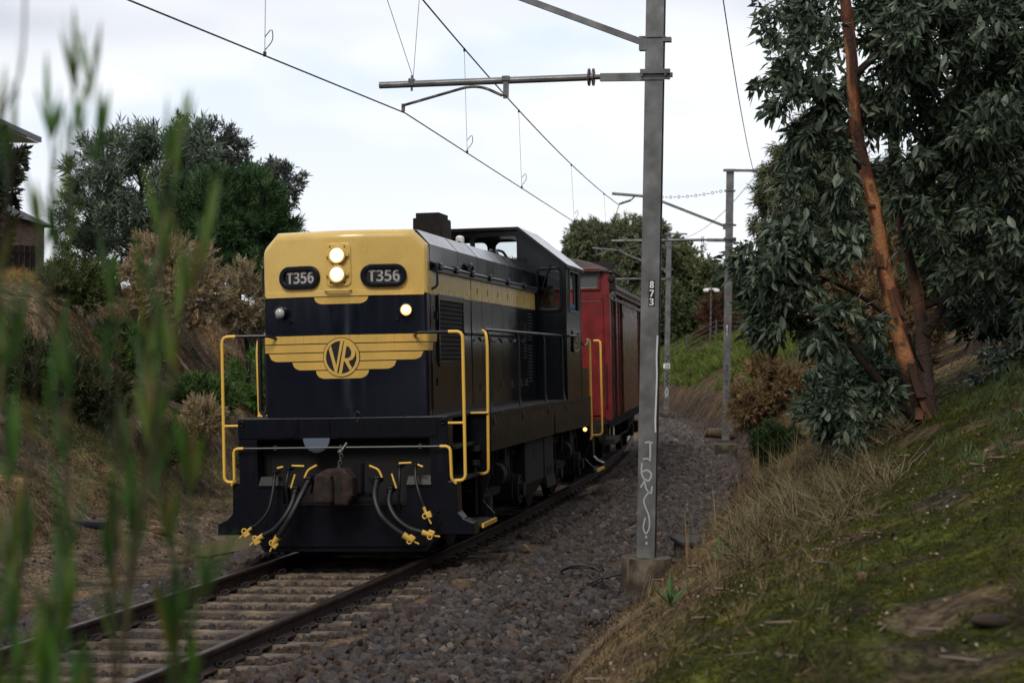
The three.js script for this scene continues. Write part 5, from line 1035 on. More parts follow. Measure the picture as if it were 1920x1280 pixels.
// --- near eucalypt on the right bank
{
  const bx0 = 4.42, bz0 = -19.1, by0 = G(bx0, bz0), e = thing('eucalyptus_tree', 'large eucalyptus with leaning orange brown trunk on the right bank', 'tree', [bx0, by0, bz0]);
  const rel = (x, y, z, r) => [x - bx0, y - by0, z - bz0, r];
  const paintBark = (g, seed, pale) => {
    const p = g.attributes.position, uv = g.attributes.uv, col = [];
    for (let i = 0; i < p.count; i++) {
      const y = p.getY(i), u = uv.getX(i);
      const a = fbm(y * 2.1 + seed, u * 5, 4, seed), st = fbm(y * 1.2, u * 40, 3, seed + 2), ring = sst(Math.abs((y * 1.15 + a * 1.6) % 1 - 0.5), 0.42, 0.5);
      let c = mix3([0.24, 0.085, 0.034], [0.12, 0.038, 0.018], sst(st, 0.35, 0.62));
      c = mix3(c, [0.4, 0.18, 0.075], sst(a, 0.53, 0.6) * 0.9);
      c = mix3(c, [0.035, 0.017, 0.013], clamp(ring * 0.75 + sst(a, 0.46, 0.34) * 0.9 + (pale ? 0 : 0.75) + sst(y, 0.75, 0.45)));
      col.push(...c);
    }
    g.setAttribute('color', new THREE.Float32BufferAttribute(col, 3)); return g;
  };
  const bm = std([1, 1, 1], 0.8, { vertexColors: true, bumpMap: T.soilBump, bumpScale: 0.02 });
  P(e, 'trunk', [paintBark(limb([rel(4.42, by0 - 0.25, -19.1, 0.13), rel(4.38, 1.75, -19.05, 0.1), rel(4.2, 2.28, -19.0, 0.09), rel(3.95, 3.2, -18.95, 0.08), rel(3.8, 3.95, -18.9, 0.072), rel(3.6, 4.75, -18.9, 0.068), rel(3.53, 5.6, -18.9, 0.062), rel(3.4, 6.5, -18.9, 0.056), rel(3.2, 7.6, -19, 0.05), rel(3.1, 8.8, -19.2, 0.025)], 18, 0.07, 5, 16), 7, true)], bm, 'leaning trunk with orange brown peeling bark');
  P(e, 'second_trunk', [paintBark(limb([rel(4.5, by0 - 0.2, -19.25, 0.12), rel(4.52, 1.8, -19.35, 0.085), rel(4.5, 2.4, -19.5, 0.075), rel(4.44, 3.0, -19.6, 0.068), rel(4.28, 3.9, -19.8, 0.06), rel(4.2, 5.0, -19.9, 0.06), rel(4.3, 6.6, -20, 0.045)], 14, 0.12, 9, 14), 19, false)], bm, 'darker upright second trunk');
  // curling strips of loose bark hanging on the leaning trunk
  { const Rb = rng(47), sm = [std([0.045, 0.022, 0.015], 0.95), std([0.1, 0.045, 0.025], 0.95)];
    const tp = [[4.38, 1.75], [4.2, 2.28], [3.95, 3.2], [3.8, 3.95], [3.6, 4.75], [3.53, 5.6], [3.45, 6.2]];
    for (let i = 0; i < 44; i++) {
      const y = i < 16 ? Rb.r(1.3, 2.1) : Rb.r(1.7, 6.1); let k = 0; while (k < tp.length - 2 && y > tp[k + 1][1]) k++;
      const x = mix(tp[k][0], tp[k + 1][0], (y - tp[k][1]) / (tp[k + 1][1] - tp[k][1])), r = mix(0.105, 0.066, clamp((y - 1.6) / 4)), a = Rb.r(-0.3, 3.4), l = Rb.r(0.1, 0.42), w = Rb.r(0.02, 0.055), lean = Math.atan2(tp[k + 1][0] - tp[k][0], tp[k + 1][1] - tp[k][1]);
      const cur = Rb.r(0.01, 0.07), g = sheet(2, 5, (u, v) => { const t = v / 5, o = r + 0.004 + cur * t * t, aa = a + ((u - 1) * w) / r * (1 - 0.4 * t); return [Math.cos(aa) * o - t * l * Math.sin(lean) , -t * l, Math.sin(aa) * o]; });
      P(e, 'bark_strip', [g.translate(x - bx0, y - by0, -18.95 - bz0)], sm[i % 2]).material.side = THREE.DoubleSide;
    } }
  const br = (pts, n = 'branch') => P(e, n, [limb(pts.map((q) => rel(...q)), 7, 0.15, 3)], barkDk);
  br([[4.4, 1.6, -19, 0.06], [4.0, 1.95, -18.8, 0.05], [3.65, 2.3, -18.6, 0.042], [3.3, 2.7, -18.5, 0.035], [2.9, 3.0, -18.4, 0.02], [2.5, 3.35, -18.3, 0.01]]);
  br([[3.3, 2.7, -18.5, 0.03], [2.95, 2.75, -18.3, 0.02], [2.6, 2.7, -18.2, 0.01]]);
  br([[4.1, 2.7, -19, 0.03], [3.6, 3.0, -18.7, 0.022], [3.1, 3.2, -18.5, 0.012]]);
  br([[4.5, 2.6, -19.5, 0.07], [4.75, 3.0, -19.5, 0.05], [5.1, 3.5, -19.4, 0.035], [5.5, 4.2, -19.3, 0.02]]);
  br([[4.45, 2.9, -19.6, 0.05], [4.9, 3.05, -19.5, 0.035], [5.5, 3.2, -19.3, 0.018]]);
  br([[3.7, 4.3, -18.9, 0.045], [3.3, 4.8, -18.7, 0.03], [2.8, 5.4, -18.5, 0.015]]);
  br([[3.55, 5.3, -18.9, 0.045], [4.1, 5.8, -18.6, 0.03], [4.7, 6.2, -18.4, 0.015]]);
  br([[4.28, 3.9, -19.8, 0.045], [4.8, 4.6, -19.6, 0.03], [5.5, 5.4, -19.4, 0.015]]);
  br([[4.42, 1.55, -19, 0.05], [4.05, 1.62, -18.7, 0.03], [3.6, 1.7, -18.5, 0.015]]);
  // dead twigs
  const R = rng(41), tw = [];
  for (let i = 0; i < 70; i++) { const a = [R.r(3.2, 4.9), R.r(1.7, 3.4), R.r(-19.6, -18.4)], d = [R.g() * 0.5, R.g() * 0.25 + 0.1, R.g() * 0.3]; tw.push(rod([a[0] - bx0, a[1] - by0, a[2] - bz0], [a[0] + d[0] - bx0, a[1] + d[1] - by0, a[2] + d[2] - bz0], 0.006, 4, 0.002)); }
  const dt = P(e, 'dead_twigs', tw, barkGrey); dt.userData.kind = 'stuff';
  const B = (x, y, z, rx, ry, rz, n) => [x - bx0, y - by0, z - bz0, rx, ry, rz, n];
  const blobs = [B(3.25, 5.55, -18.7, 0.75, 0.75, 1.0, 520), B(2.95, 5.05, -18.6, 0.45, 0.35, 0.7, 190), B(3.45, 4.45, -18.7, 0.6, 0.7, 0.9, 380), B(3.9, 5.6, -19, 0.9, 1.0, 1.2, 700), B(4.7, 5.4, -19.1, 1.0, 1.2, 1.3, 900), B(5.5, 5.0, -19.2, 0.9, 1.5, 1.3, 900), B(4.4, 4.3, -18.8, 0.7, 0.7, 0.9, 420), B(5.2, 3.9, -19, 0.8, 0.8, 1, 420), B(3.6, 6.6, -19, 1.3, 0.9, 1.5, 600), B(4.8, 6.9, -19.3, 1.5, 1.0, 1.6, 600), B(6.2, 6, -19.5, 1.1, 1.6, 1.5, 400),
    B(2.75, 3.35, -18.4, 0.55, 0.42, 0.6, 330), B(3.15, 3.7, -18.4, 0.4, 0.4, 0.5, 170), B(2.85, 2.75, -18.2, 0.45, 0.3, 0.5, 170), B(3.35, 2.75, -18.4, 0.4, 0.25, 0.4, 90), B(3.75, 1.95, -18.5, 0.45, 0.25, 0.4, 110), B(3.5, 1.72, -18.4, 0.4, 0.2, 0.4, 80), B(5.3, 3.05, -19.2, 0.6, 0.4, 0.7, 170), B(5.5, 2.2, -19.6, 0.6, 0.5, 0.7, 170), B(3.9, 2.6, -18.6, 0.3, 0.25, 0.4, 50)];
  const items = crownItems(blobs, { seed: 43, size: [0.7, 1.35], col: [[0.036, 0.06, 0.034], [0.13, 0.17, 0.11]], clus: 0.075, spread: 0.12, out: 0.35, up: -0.75 });
  const lm = leafMat({ rough: 0.45, trans: 0.25 });
  // the crown grows from the far side of the leaning trunk, which stands clear of it
  const tx = (y) => (y < 3.95 ? mix(4.42, 3.78, clamp((y - 1.4) / 2.55)) : mix(3.78, 3.2, clamp((y - 3.95) / 3.65)));
  const clear = items.filter((t) => { const x = t.p[0] + bx0, y = t.p[1] + by0, z = t.p[2] + bz0; return !(Math.abs(x - tx(y)) < 0.29 && z > -19.1); });
  instances(e, 'crown', SP.euc, lm, clear);
  // the leaves that show largest, one by one
  const lg = [0, 1, 2].map((k) => ready(leafShape(0.15, 0.058 + 0.008 * k, 0.14, 0.2, 3))), lms = [[0.05, 0.08, 0.05], [0.09, 0.13, 0.085], [0.15, 0.19, 0.14]].map((c) => { const m = lm.clone(); m.color = lin(...c); return m; });
  const front = clear.filter((t) => t.d.z > 0.1 && Math.abs(t.p[0] + bx0 - tx(t.p[1] + by0)) > 0.36).map((t) => [t, t.p[2] + R() * 1.2]).sort((a, b) => b[1] - a[1]).slice(0, 290);
  for (const [t] of front) { const m = new THREE.Mesh(lg[Math.floor(R() * 3)], lms[Math.floor(R() * 3)]); m.name = 'leaf'; m.position.set(t.p[0] + R.g() * 0.08, t.p[1] + R.g() * 0.08, t.p[2] + 0.1 + R() * 0.1); m.rotation.set(Math.PI + R.g() * 0.8, R() * 6.3, R.g() * 0.9); m.scale.setScalar(R.r(0.75, 1.15)); m.castShadow = m.receiveShadow = true; e.add(m); }
}
// --- trees behind it, and along the bank beyond the frame
const eucCol = [[0.028, 0.045, 0.022], [0.08, 0.105, 0.05]];
const euc = (label, x, z, blobs, seed, o = {}) => tree(o.name ?? 'gum_tree', label, 'tree', [x, G(x, z), z], blobs.map((b) => [...b.slice(0, 6), Math.round(b[6] * (o.dens ?? 1))]), { seed, geo: o.geo ?? SP.eucFar, size: o.size ?? [0.6, 1.1], col: o.col ?? eucCol, clus: 0.06, spread: o.spread ?? 0.17, trunk: o.trunk ?? 0.2, up: o.up ?? -0.4, twigs: 8, bark: barkDk }, o.group ?? 'gum trees on the right bank');
euc('drooping gum tree rising behind the second mast on the right', 7.9, -46, [[6.95, 6.3, -46, 0.75, 1.3, 1.1, 1400], [7.7, 7.3, -46, 1.1, 1.4, 1.3, 1900], [8.8, 6.2, -46, 1.5, 1.7, 1.5, 1900], [7.0, 4.6, -45.6, 0.8, 0.8, 1, 800]], 401, { geo: SP.wattle, size: [0.7, 1.2], col: [[0.06, 0.075, 0.036], [0.16, 0.175, 0.095]], up: -0.9 });
euc('tall dark gum tree behind the leaning orange trunk', 9.6, -32, [[9.2, 6.2, -32, 1.8, 2.0, 1.6, 1500], [8.2, 6.0, -31.6, 1.0, 1.2, 1.2, 700], [7.6, 4.6, -31.4, 0.9, 0.8, 1, 420], [9.4, 4.2, -31.5, 1.5, 0.7, 1.2, 600]], 403);
euc('dark gum tree at the right edge of the picture', 11.4, -36, [[11, 6.5, -36, 2.4, 2.2, 2, 1500], [11.5, 4.3, -35.5, 1.8, 0.9, 1.5, 900], [10.2, 3.8, -35, 0.9, 0.7, 0.9, 380]], 405, { col: [[0.018, 0.03, 0.016], [0.045, 0.065, 0.035]] });
tree('low_bush', 'dark low bush right of the two trunks on the bank top', 'bush', [6.6, G(6.6, -23), -23], [[6.5, G(6.6, -23) + 0.6, -23, 0.9, 0.5, 0.7, 500], [7.5, G(7.5, -24) + 0.6, -24, 0.9, 0.6, 0.8, 450]], { seed: 409, geo: SP.euc, size: [0.9, 1.3], col: [[0.02, 0.034, 0.02], [0.05, 0.075, 0.045]], clus: 0.08, trunk: 0.04, up: 0 });
// rusty dry shrubs behind the low branches
[[6.75, -47, 1.9, 'rusty brown dry shrub beside the second mast'], [7.1, -37, 3.1, 'tall rusty brown dry shrub behind the low eucalyptus leaves'], [8.3, -38, 2.8, 'ochre dry shrub left of the orange trunk'], [6.6, -33.5, 1.5, 'low ochre dry shrub on the bank face']].forEach(([x, z, h, label], i) => {
  const y = G(x, z); tree('dry_shrub', label, 'shrub', [x, y, z], [[x, y + h * 0.62, z, 0.75, h * 0.42, 0.8, 900], [x + 0.5, y + h * 0.45, z, 0.6, h * 0.35, 0.7, 500], [x - 0.5, y + h * 0.35, z + 0.2, 0.5, h * 0.3, 0.6, 380]], { seed: 421 + i, geo: SP.fine, size: [0.8, 1.5], col: [[0.13, 0.09, 0.045], [0.29, 0.2, 0.1]], clus: 0.06, spread: 0.17, trunk: 0.05, up: 0.3, twigs: 10 }, 'dry shrubs on the right bank'); });
{ const x = 4.5, z = -30.3, y = G(x, z); tree('dark_green_shrub', 'small dense dark green shrub at the foot of the right bank', 'shrub', [x, y, z], [[x, y + 0.42, z, 0.36, 0.36, 0.36, 800], [x + 0.22, y + 0.3, z, 0.26, 0.24, 0.3, 380]], { seed: 431, geo: SP.fine, size: [0.5, 0.9], col: [[0.014, 0.032, 0.012], [0.035, 0.07, 0.022]], clus: 0.06, trunk: 0.03, up: 0.5 }); }
[[5.35, -29, 'grey green sucker shrub beside the dark green shrub'], [5.2, -24.5, 'grey green sucker shrub left of the trunk bases']].forEach(([x, z, label], i) => { const y = G(x, z); tree('sucker_shrub', label, 'shrub', [x, y, z], [[x, y + 0.5, z, 0.5, 0.4, 0.5, 260], [x - 0.4, y + 0.35, z, 0.4, 0.3, 0.4, 160]], { seed: 433 + i, geo: SP.euc, size: [0.9, 1.3], col: [[0.04, 0.065, 0.045], [0.09, 0.13, 0.09]], clus: 0.1, trunk: 0.02, up: 0.2 }, 'sucker shrubs under the eucalyptus'); });
// far trees closing the view down the line
const farO = { geo: SP.eucFar, size: [0.9, 1.5], dens: 3.2, trunk: 0.3, up: -0.2, group: 'trees at the far end of the curve', spread: 0.19 };
euc('tall pale gum tree behind the red van, above its roof', 7.2, -118, [[7.4, 8.6, -118, 2.4, 2.6, 2.4, 1000], [5.2, 9.4, -118, 1.6, 1.5, 1.8, 480], [3.9, 7.6, -118, 0.9, 1.1, 1.2, 220], [6.4, 6.0, -117, 2.6, 1.8, 2, 700], [8.9, 9.6, -118, 1.4, 1.5, 1.6, 420]], 441, { ...farO, col: [[0.08, 0.1, 0.05], [0.21, 0.23, 0.125]] });
euc('broad olive gum tree between the nearest and second masts', 11.6, -122, [[11.4, 7.2, -122, 2.6, 2.2, 2.3, 1000], [13.3, 6.6, -121, 2.3, 2.0, 2, 900], [15.6, 5.2, -120, 1.8, 1.6, 1.8, 500], [10.4, 9.2, -122, 1.3, 1.3, 1.6, 380]], 443, { ...farO, col: [[0.08, 0.1, 0.042], [0.19, 0.21, 0.1]] });
euc('dark gum tree at the end of the grass bank', 9.3, -109, [[9.2, 4.6, -109, 1.5, 1.9, 1.4, 700], [10.6, 3.6, -109, 1.4, 1.2, 1.3, 500], [12.6, 4.0, -110, 1.6, 1.5, 1.5, 600]], 445, { ...farO, col: [[0.05, 0.068, 0.03], [0.12, 0.145, 0.065]] });
tree('dead_tree', 'rust brown dead tree behind the white lamp post', 'tree', [11.9, G(11.9, -103), -103], [[11.9, 4.2, -103, 0.75, 1.5, 0.8, 520], [11.5, 3.0, -103, 0.7, 0.8, 0.8, 240]], { seed: 447, geo: SP.needle, size: [1.2, 2.2], col: [[0.05, 0.025, 0.015], [0.13, 0.065, 0.035]], clus: 0.07, spread: 0.17, trunk: 0.12, up: 0.1 });
[[15, -112, 4.6], [19, -100, 5], [24, -108, 5.5], [17, -84, 4.6], [14.6, -66, 4.8]].forEach(([x, z, h], i) => { const y = G(x, z); euc(['bushy tree behind the dead brown tree', 'far bushy tree deep behind the eucalyptus leaves', 'farthest bushy tree on the right skyline', 'bushy tree behind the rusty shrubs', 'bushy tree behind the drooping gum'][i], x, z, [[x, y + h * 0.72, z, 2.6, h * 0.42, 2.2, 700], [x + 1.6, y + h * 0.5, z, 1.8, h * 0.35, 1.6, 400]], 451 + i, { ...farO, name: 'bushy_tree', trunk: 0.16 }); });
[[-2, -150, 9], [-9, -152, 8], [2.5, -140, 8.5]].forEach(([x, z, h], i) => { const y = G(x, z); euc(['distant tree straight behind the locomotive cab', 'distant tree hidden behind the locomotive hood', 'distant tree beside the tall pale gum'][i], x, z, [[x, y + h * 0.62, z, 2.8, h * 0.32, 2.2, 600]], 461 + i, { ...farO, name: 'distant_tree' }); });
// trees out of frame that the shiny paint mirrors: right bank beside the camera, and behind it
[[11.5, -14, 7], [13, -5, 7.5], [11.5, 4, 7.5], [7.5, 13, 8], [-1, 18, 8], [-9.5, 16, 8], [-16, 5, 7]].forEach(([x, z, h], i) => {
  const y = G(x, z); euc('big gum tree beside the cutting, ' + ['next to the eucalyptus', 'right of the photographer', 'behind the right shoulder', 'behind on the right bank', 'straight behind the photographer', 'behind on the left bank', 'left of the photographer'][i], x, z, [[x, y + h * 0.68, z, 3.4, h * 0.33, 3, 900], [x + 1.5, y + h * 0.4, z, 2.6, h * 0.26, 2.4, 600], [x - 1.8, y + h * 0.42, z + 1, 2.2, h * 0.26, 2.2, 500]], 471 + i, { geo: SP.clump, size: [1, 1.8], spread: 0.2, col: [[0.028, 0.042, 0.02], [0.07, 0.09, 0.045]], trunk: 0.28, group: 'gum trees around the cutting out of frame' }); });

// ------------------------------------------------------------------ grass, moss, litter
function tuft(seed, n, spread, lean, o = 0.016) {
  const R = rng(seed), out = [];
  for (let i = 0; i < n; i++) { const h = R.r(0.55, 1.05), g = leafShape(h, o * (0.7 + 0.7 * R()), 0.05, R.r(0.05, lean)); out.push(tr(g, R.g() * spread, 0, R.g() * spread, R.r(-0.1, lean), R() * 6.3, 0)); }
  for (const g of out) { const a = R() * 6.3; g.rotateY(a); }
  return ready(out);
}
const TU = [tuft(501, 16, 0.16, 0.7, 0.03), tuft(502, 20, 0.22, 1.1, 0.014), tuft(503, 7, 0.1, 0.5, 0.012)];
const grassMat = phy([1, 1, 1], 0.9, { specularIntensity: 0.25, side: THREE.DoubleSide });
function sow(name, label, cat, seed, g, n, pick, height, col, o = {}) {
  const R = rng(seed), it = [];
  for (let i = 0; i < n; i++) {
    const [s, d, ok] = pick(R); if (ok === false) continue;
    const h = R.r(...height), k = R.r(0.7, 1.25), t = R();
    it.push({ p: W(s, d, H(s, d) - h * 0.03), r: [R.g() * (o.tip ?? 0.2), R() * 6.3, R.g() * (o.tip ?? 0.2)], s: [h * (o.wide ?? 1) * R.r(0.8, 1.4), h, h * (o.wide ?? 1) * R.r(0.8, 1.4)], c: mix3(col[0], col[1], t).map((v) => v * k) });
  }
  return tag(instances(scene, name, g, o.mat ?? grassMat, it), label, cat);
}
const nz1 = (s, d, f, sd) => fbm(s * f + 13, d * f + 37, 3, sd);
sow('dry_grass', 'short dry grass over the face of the right bank', 'grass', 511, TU[1], 3000, (R) => { const s = R.r(-13, 26), d = toeR(s) + R.r(0.1, 2.6); return [s, d, nz1(s, d, 0.9, 1) > 0.5]; }, [0.04, 0.15], [[0.12, 0.1, 0.05], [0.27, 0.2, 0.1]]);
sow('tall_dry_grass', 'tall tangled dry grass left of the eucalyptus base', 'grass', 513, TU[1], 900, (R) => { const s = R.r(-6, 5), d = toeR(s) + R.r(1.0, 2.8); return [s, d, nz1(s, d, 1.3, 15) > 0.53 + 0.12 * sst(d - toeR(s), 2, 1.2)]; }, [0.08, 0.38], [[0.075, 0.07, 0.038], [0.22, 0.18, 0.1]], { wide: 1.4, tip: 0.45 });
sow('tall_dry_grass', 'tall pale dry stalks behind the nearest footing', 'grass', 514, TU[2], 34, (R) => [R.r(-3, 6), toeR(1) + R.r(0.4, 1.6)], [0.3, 0.75], [[0.2, 0.15, 0.08], [0.34, 0.26, 0.14]], { wide: 0.6 });
sow('green_grass', 'soft grey green grass on top of the right bank', 'grass', 515, TU[0], 4200, (R) => { const s = R.r(-15, 6), d = toeR(s) + R.r(2.2, 7); return [s, d, nz1(s, d, 0.8, 3) > 0.54]; }, [0.03, 0.13], [[0.04, 0.05, 0.016], [0.1, 0.11, 0.035]], { wide: 1.2 });
sow('green_grass', 'long green grass tufts right of the eucalyptus base', 'grass', 516, TU[0], 300, (R) => [R.r(-6, 1.5), 7.2 + R.g() * 0.9], [0.06, 0.2], [[0.035, 0.055, 0.022], [0.09, 0.125, 0.05]], { wide: 1.1 });
sow('green_grass', 'patchy green and brown grass on the left bank', 'grass', 517, TU[1], 6500, (R) => { const s = R.r(0, 26), d = -R.r(4.6, 11.5); return [s, d, nz1(s, d, 0.8, 5) > 0.47]; }, [0.07, 0.24], [[0.05, 0.06, 0.022], [0.17, 0.14, 0.07]]);
sow('golden_grass', 'golden dry grass along the top edge of the left bank', 'grass', 518, TU[1], 1500, (R) => [R.r(8, 28), -R.r(10.8, 13.5)], [0.1, 0.3], [[0.2, 0.13, 0.04], [0.36, 0.24, 0.08]]);
sow('bright_grass', 'bright green grass on the far bank behind the masts', 'grass', 519, TU[0], 3600, (R) => { const s = R.r(48, 92), d = toeR(s) + R.r(0.9, 6); return [s, d, nz1(s, d, 0.35, 7) > 0.42]; }, [0.2, 0.5], [[0.06, 0.085, 0.018], [0.15, 0.19, 0.04]], { wide: 2 });
sow('bank_grass', 'thin brown and green grass on the middle part of the right bank', 'grass', 520, TU[1], 4200, (R) => { const s = R.r(24, 52), d = toeR(s) + R.r(0.4, 5); return [s, d, nz1(s, d, 0.5, 9) > 0.45]; }, [0.12, 0.32], [[0.08, 0.07, 0.03], [0.18, 0.14, 0.065]], { wide: 1.4 });
const mossG = sprig(531, 8, 0.9, 0.42, { lean: 1.25, twig: 0.3 });
sow('moss', 'dark green moss cushions over the near right bank', 'moss', 532, mossG, 170000, (R) => { const s = R.r(-16.5, 3), d = toeR(s) + R.r(1.2, 5.8); return [s, d, mossAt(s, d) > 0.3 + 0.5 * R()]; }, [0.005, 0.014], [[0.024, 0.03, 0.003], [0.1, 0.104, 0.012]]);
// leaf litter and twigs
{
  const R = rng(541), it = [], lf = ready(leafShape(1, 0.3, 0.12, 0.2)), tw = [], tg = ready(rod([0, 0, -0.5], [0, 0, 0.5], 0.014, 4, 0.008));
  for (let i = 0; i < 26000; i++) {
    const left = R() < 0.3, s = left ? R.r(-4, 20) : R.r(-15, 24), d = left ? -R.r(3.8, 9) : toeR(s) - 0.7 + R.r(0, 1) ** 1.4 * 5;
    if (nz1(s, d, 1.2, 11) < 0.4) continue;
    const pal = [[0.24, 0.17, 0.1], [0.15, 0.095, 0.055], [0.32, 0.26, 0.19], [0.1, 0.075, 0.05]][Math.floor(R() * 4)], k = R.r(0.7, 1.2), l = R.r(0.025, 0.075);
    it.push({ p: W(s, d, H(s, d) + 0.008), r: [Math.PI / 2 + R.g() * 0.4, R() * 6.3, R.g() * 0.4], s: [l, l, l], c: pal.map((v) => v * k) });
    if (i % 60 === 0) tw.push({ p: W(s, d, H(s, d) + 0.015), r: [R.g() * 0.25, R() * 6.3, 0], s: [1, 1, R.r(0.08, 0.3)].map((v, q) => (q < 2 ? R.r(0.3, 0.8) : v)), c: [0.16 * k, 0.125 * k, 0.09 * k] });
  }
  const st = [], sg = ready(leafShape(1, 0.035, 0.3, 0.08));
  for (let i = 0; i < 17000; i++) {
    const far = R() < 0.25, s = far ? R.r(12, 62) : R.r(-14, 12), d = toeR(s) - 0.25 + R.r(0, 2.9), l = R.r(0.06, 0.26) * (far ? 1.7 : 1), k = R.r(0.6, 1.2);
    st.push({ p: W(s, d, H(s, d) + 0.012), r: [Math.PI / 2 - 0.35 + R.g() * 0.5, R() * 6.3, R.g() * 0.3], s: [l, l, l], c: mix3([0.15, 0.115, 0.065], [0.36, 0.27, 0.15], R()).map((v) => v * k) });
  }
  tag(instances(scene, 'straw', sg, grassMat, st), 'broken dry straw lying over the face of the right bank', 'straw');
  tag(instances(scene, 'leaf_litter', lf, grassMat, it), 'fallen brown leaves scattered over banks and cess', 'leaf litter');
  tag(instances(scene, 'fallen_twigs', tg, std([1, 1, 1], 0.95), tw), 'thin fallen twigs scattered over the banks', 'twigs');
}
// single things lying about
const wood = std([0.17, 0.13, 0.1], 0.95, { map: T.bark }), sand = std([0.32, 0.2, 0.11], 0.95, { map: T.conc }), pale = std([0.42, 0.4, 0.37], 0.9, { map: T.conc });
{
  const on = (x, z, dy = 0) => [x, G(x, z) + dy, z];
  tag(P(scene, 'fallen_branch', [limb([[...on(-7.1, -37.2, 0.35), 0.035], [...on(-6.7, -36.6, 0.3), 0.034], [...on(-6.3, -36.2, 0.2), 0.03], [...on(-5.9, -36, 0.05), 0.028]], 8, 0.15, 3)], wood), 'pale bare branch fallen below the large tan bush', 'branch');
  tag(P(scene, 'exposed_root', [limb([[...on(0.38, -13.6, 0.0), 0.012], [...on(0.55, -14.2, 0.05), 0.022], [...on(0.95, -14.7, 0.04), 0.026], [...on(1.25, -14.9, 0.05), 0.03], [...on(1.6, -15.3, 0.0), 0.02]], 8, 0.25, 5), limb([[...on(0.95, -14.7, 0.03), 0.018], [...on(1.15, -14.3, 0.02), 0.014], [...on(1.25, -14.0, -0.01), 0.008]], 6, 0.2, 6)], wood), 'grey brown root snaking along the foot of the near bank', 'root');
  const stone = (x, z, r, m, label, sq = [1, 0.8, 0.9]) => { const g = new THREE.IcosahedronGeometry(1, 2), p = g.attributes.position; for (let i = 0; i < p.count; i++) { const k = 0.8 + 0.45 * fbm(p.getX(i) * 1.3 + x * 3, p.getY(i) * 1.3 + p.getZ(i) + z, 3, 9); p.setXYZ(i, p.getX(i) * k * r * sq[0], p.getY(i) * k * r * sq[1], p.getZ(i) * k * r * sq[2]); } g.computeVertexNormals(); tag(P(scene, 'rock', g.translate(...on(x, z, r * 0.25)), m), label, 'rock'); };
  stone(-5.42, -26.0, 0.13, sand, 'upright sandy rock on the left flat', [0.7, 1.3, 0.6]); stone(-5.12, -26.2, 0.13, sand, 'squat sandy rock right of the upright one', [1.2, 0.6, 0.9]);
  stone(1.88, -9.5, 0.042, sand, 'tan stone lying in the moss'); stone(2.05, -7.6, 0.06, std([0.1, 0.07, 0.05], 1, { map: T.conc }), 'dark brown clod in the moss at the bottom', [1.4, 0.5, 1]);
  stone(0.42, -16.6, 0.06, pale, 'whitish stone on the ballast edge', [1.3, 0.6, 1]); stone(2.3, -10.6, 0.02, pale, 'small pale stone on the moss');
  const pp = thing('drain_pipe', 'dark plastic drain pipe end poking out on the left flat', 'pipe', on(-5.75, -25.3, 0.0));
  P(pp, 'pipe', [tr(new THREE.CylinderGeometry(0.1, 0.1, 0.7, 24, 1, true), -0.3, 0.05, -0.1, 0, 0.4, 1.5), tr(new THREE.TorusGeometry(0.1, 0.014, 8, 24), 0.04, 0.07, -0.22, 0, 1.75, 0)], M.frame);
  const lg = thing('log', 'brown hollow log lying beyond the second mast', 'log', on(6.9, -58, 0.12));
  P(lg, 'bark', [tr(new THREE.CylinderGeometry(0.15, 0.19, 1.3, 14, 2, true), 0, 0.12, 0, 0.1, 0.3, 1.5)], wood); P(lg, 'core', [tr(new THREE.CylinderGeometry(0.11, 0.13, 1.31, 12), 0, 0.12, 0, 0.1, 0.3, 1.5)], sand);
  // rosette weeds near the foot of the bank
  const weed = ready(sprig(551, 11, 0.2, 0.035, { lean: 1.1, twig: 0.04 }));
  [[1.18, -12.9, 'bright rosette weed in the grass at the foot of the near bank'], [1.85, -15.6, 'rosette weed half hidden in dry grass'], [1.95, -9.9, 'tiny green seedling in the moss']].forEach(([x, z, label], i) => {
    const w = new THREE.Mesh(weed, std([0.05, 0.11, 0.03], 0.7, { side: THREE.DoubleSide })); w.name = numbered('rosette_weed'); w.position.set(...on(x, z, 0.0)); w.scale.setScalar(i === 2 ? 0.3 : 1); w.castShadow = w.receiveShadow = true; scene.add(w); tag(w, label, 'weed'); });
}
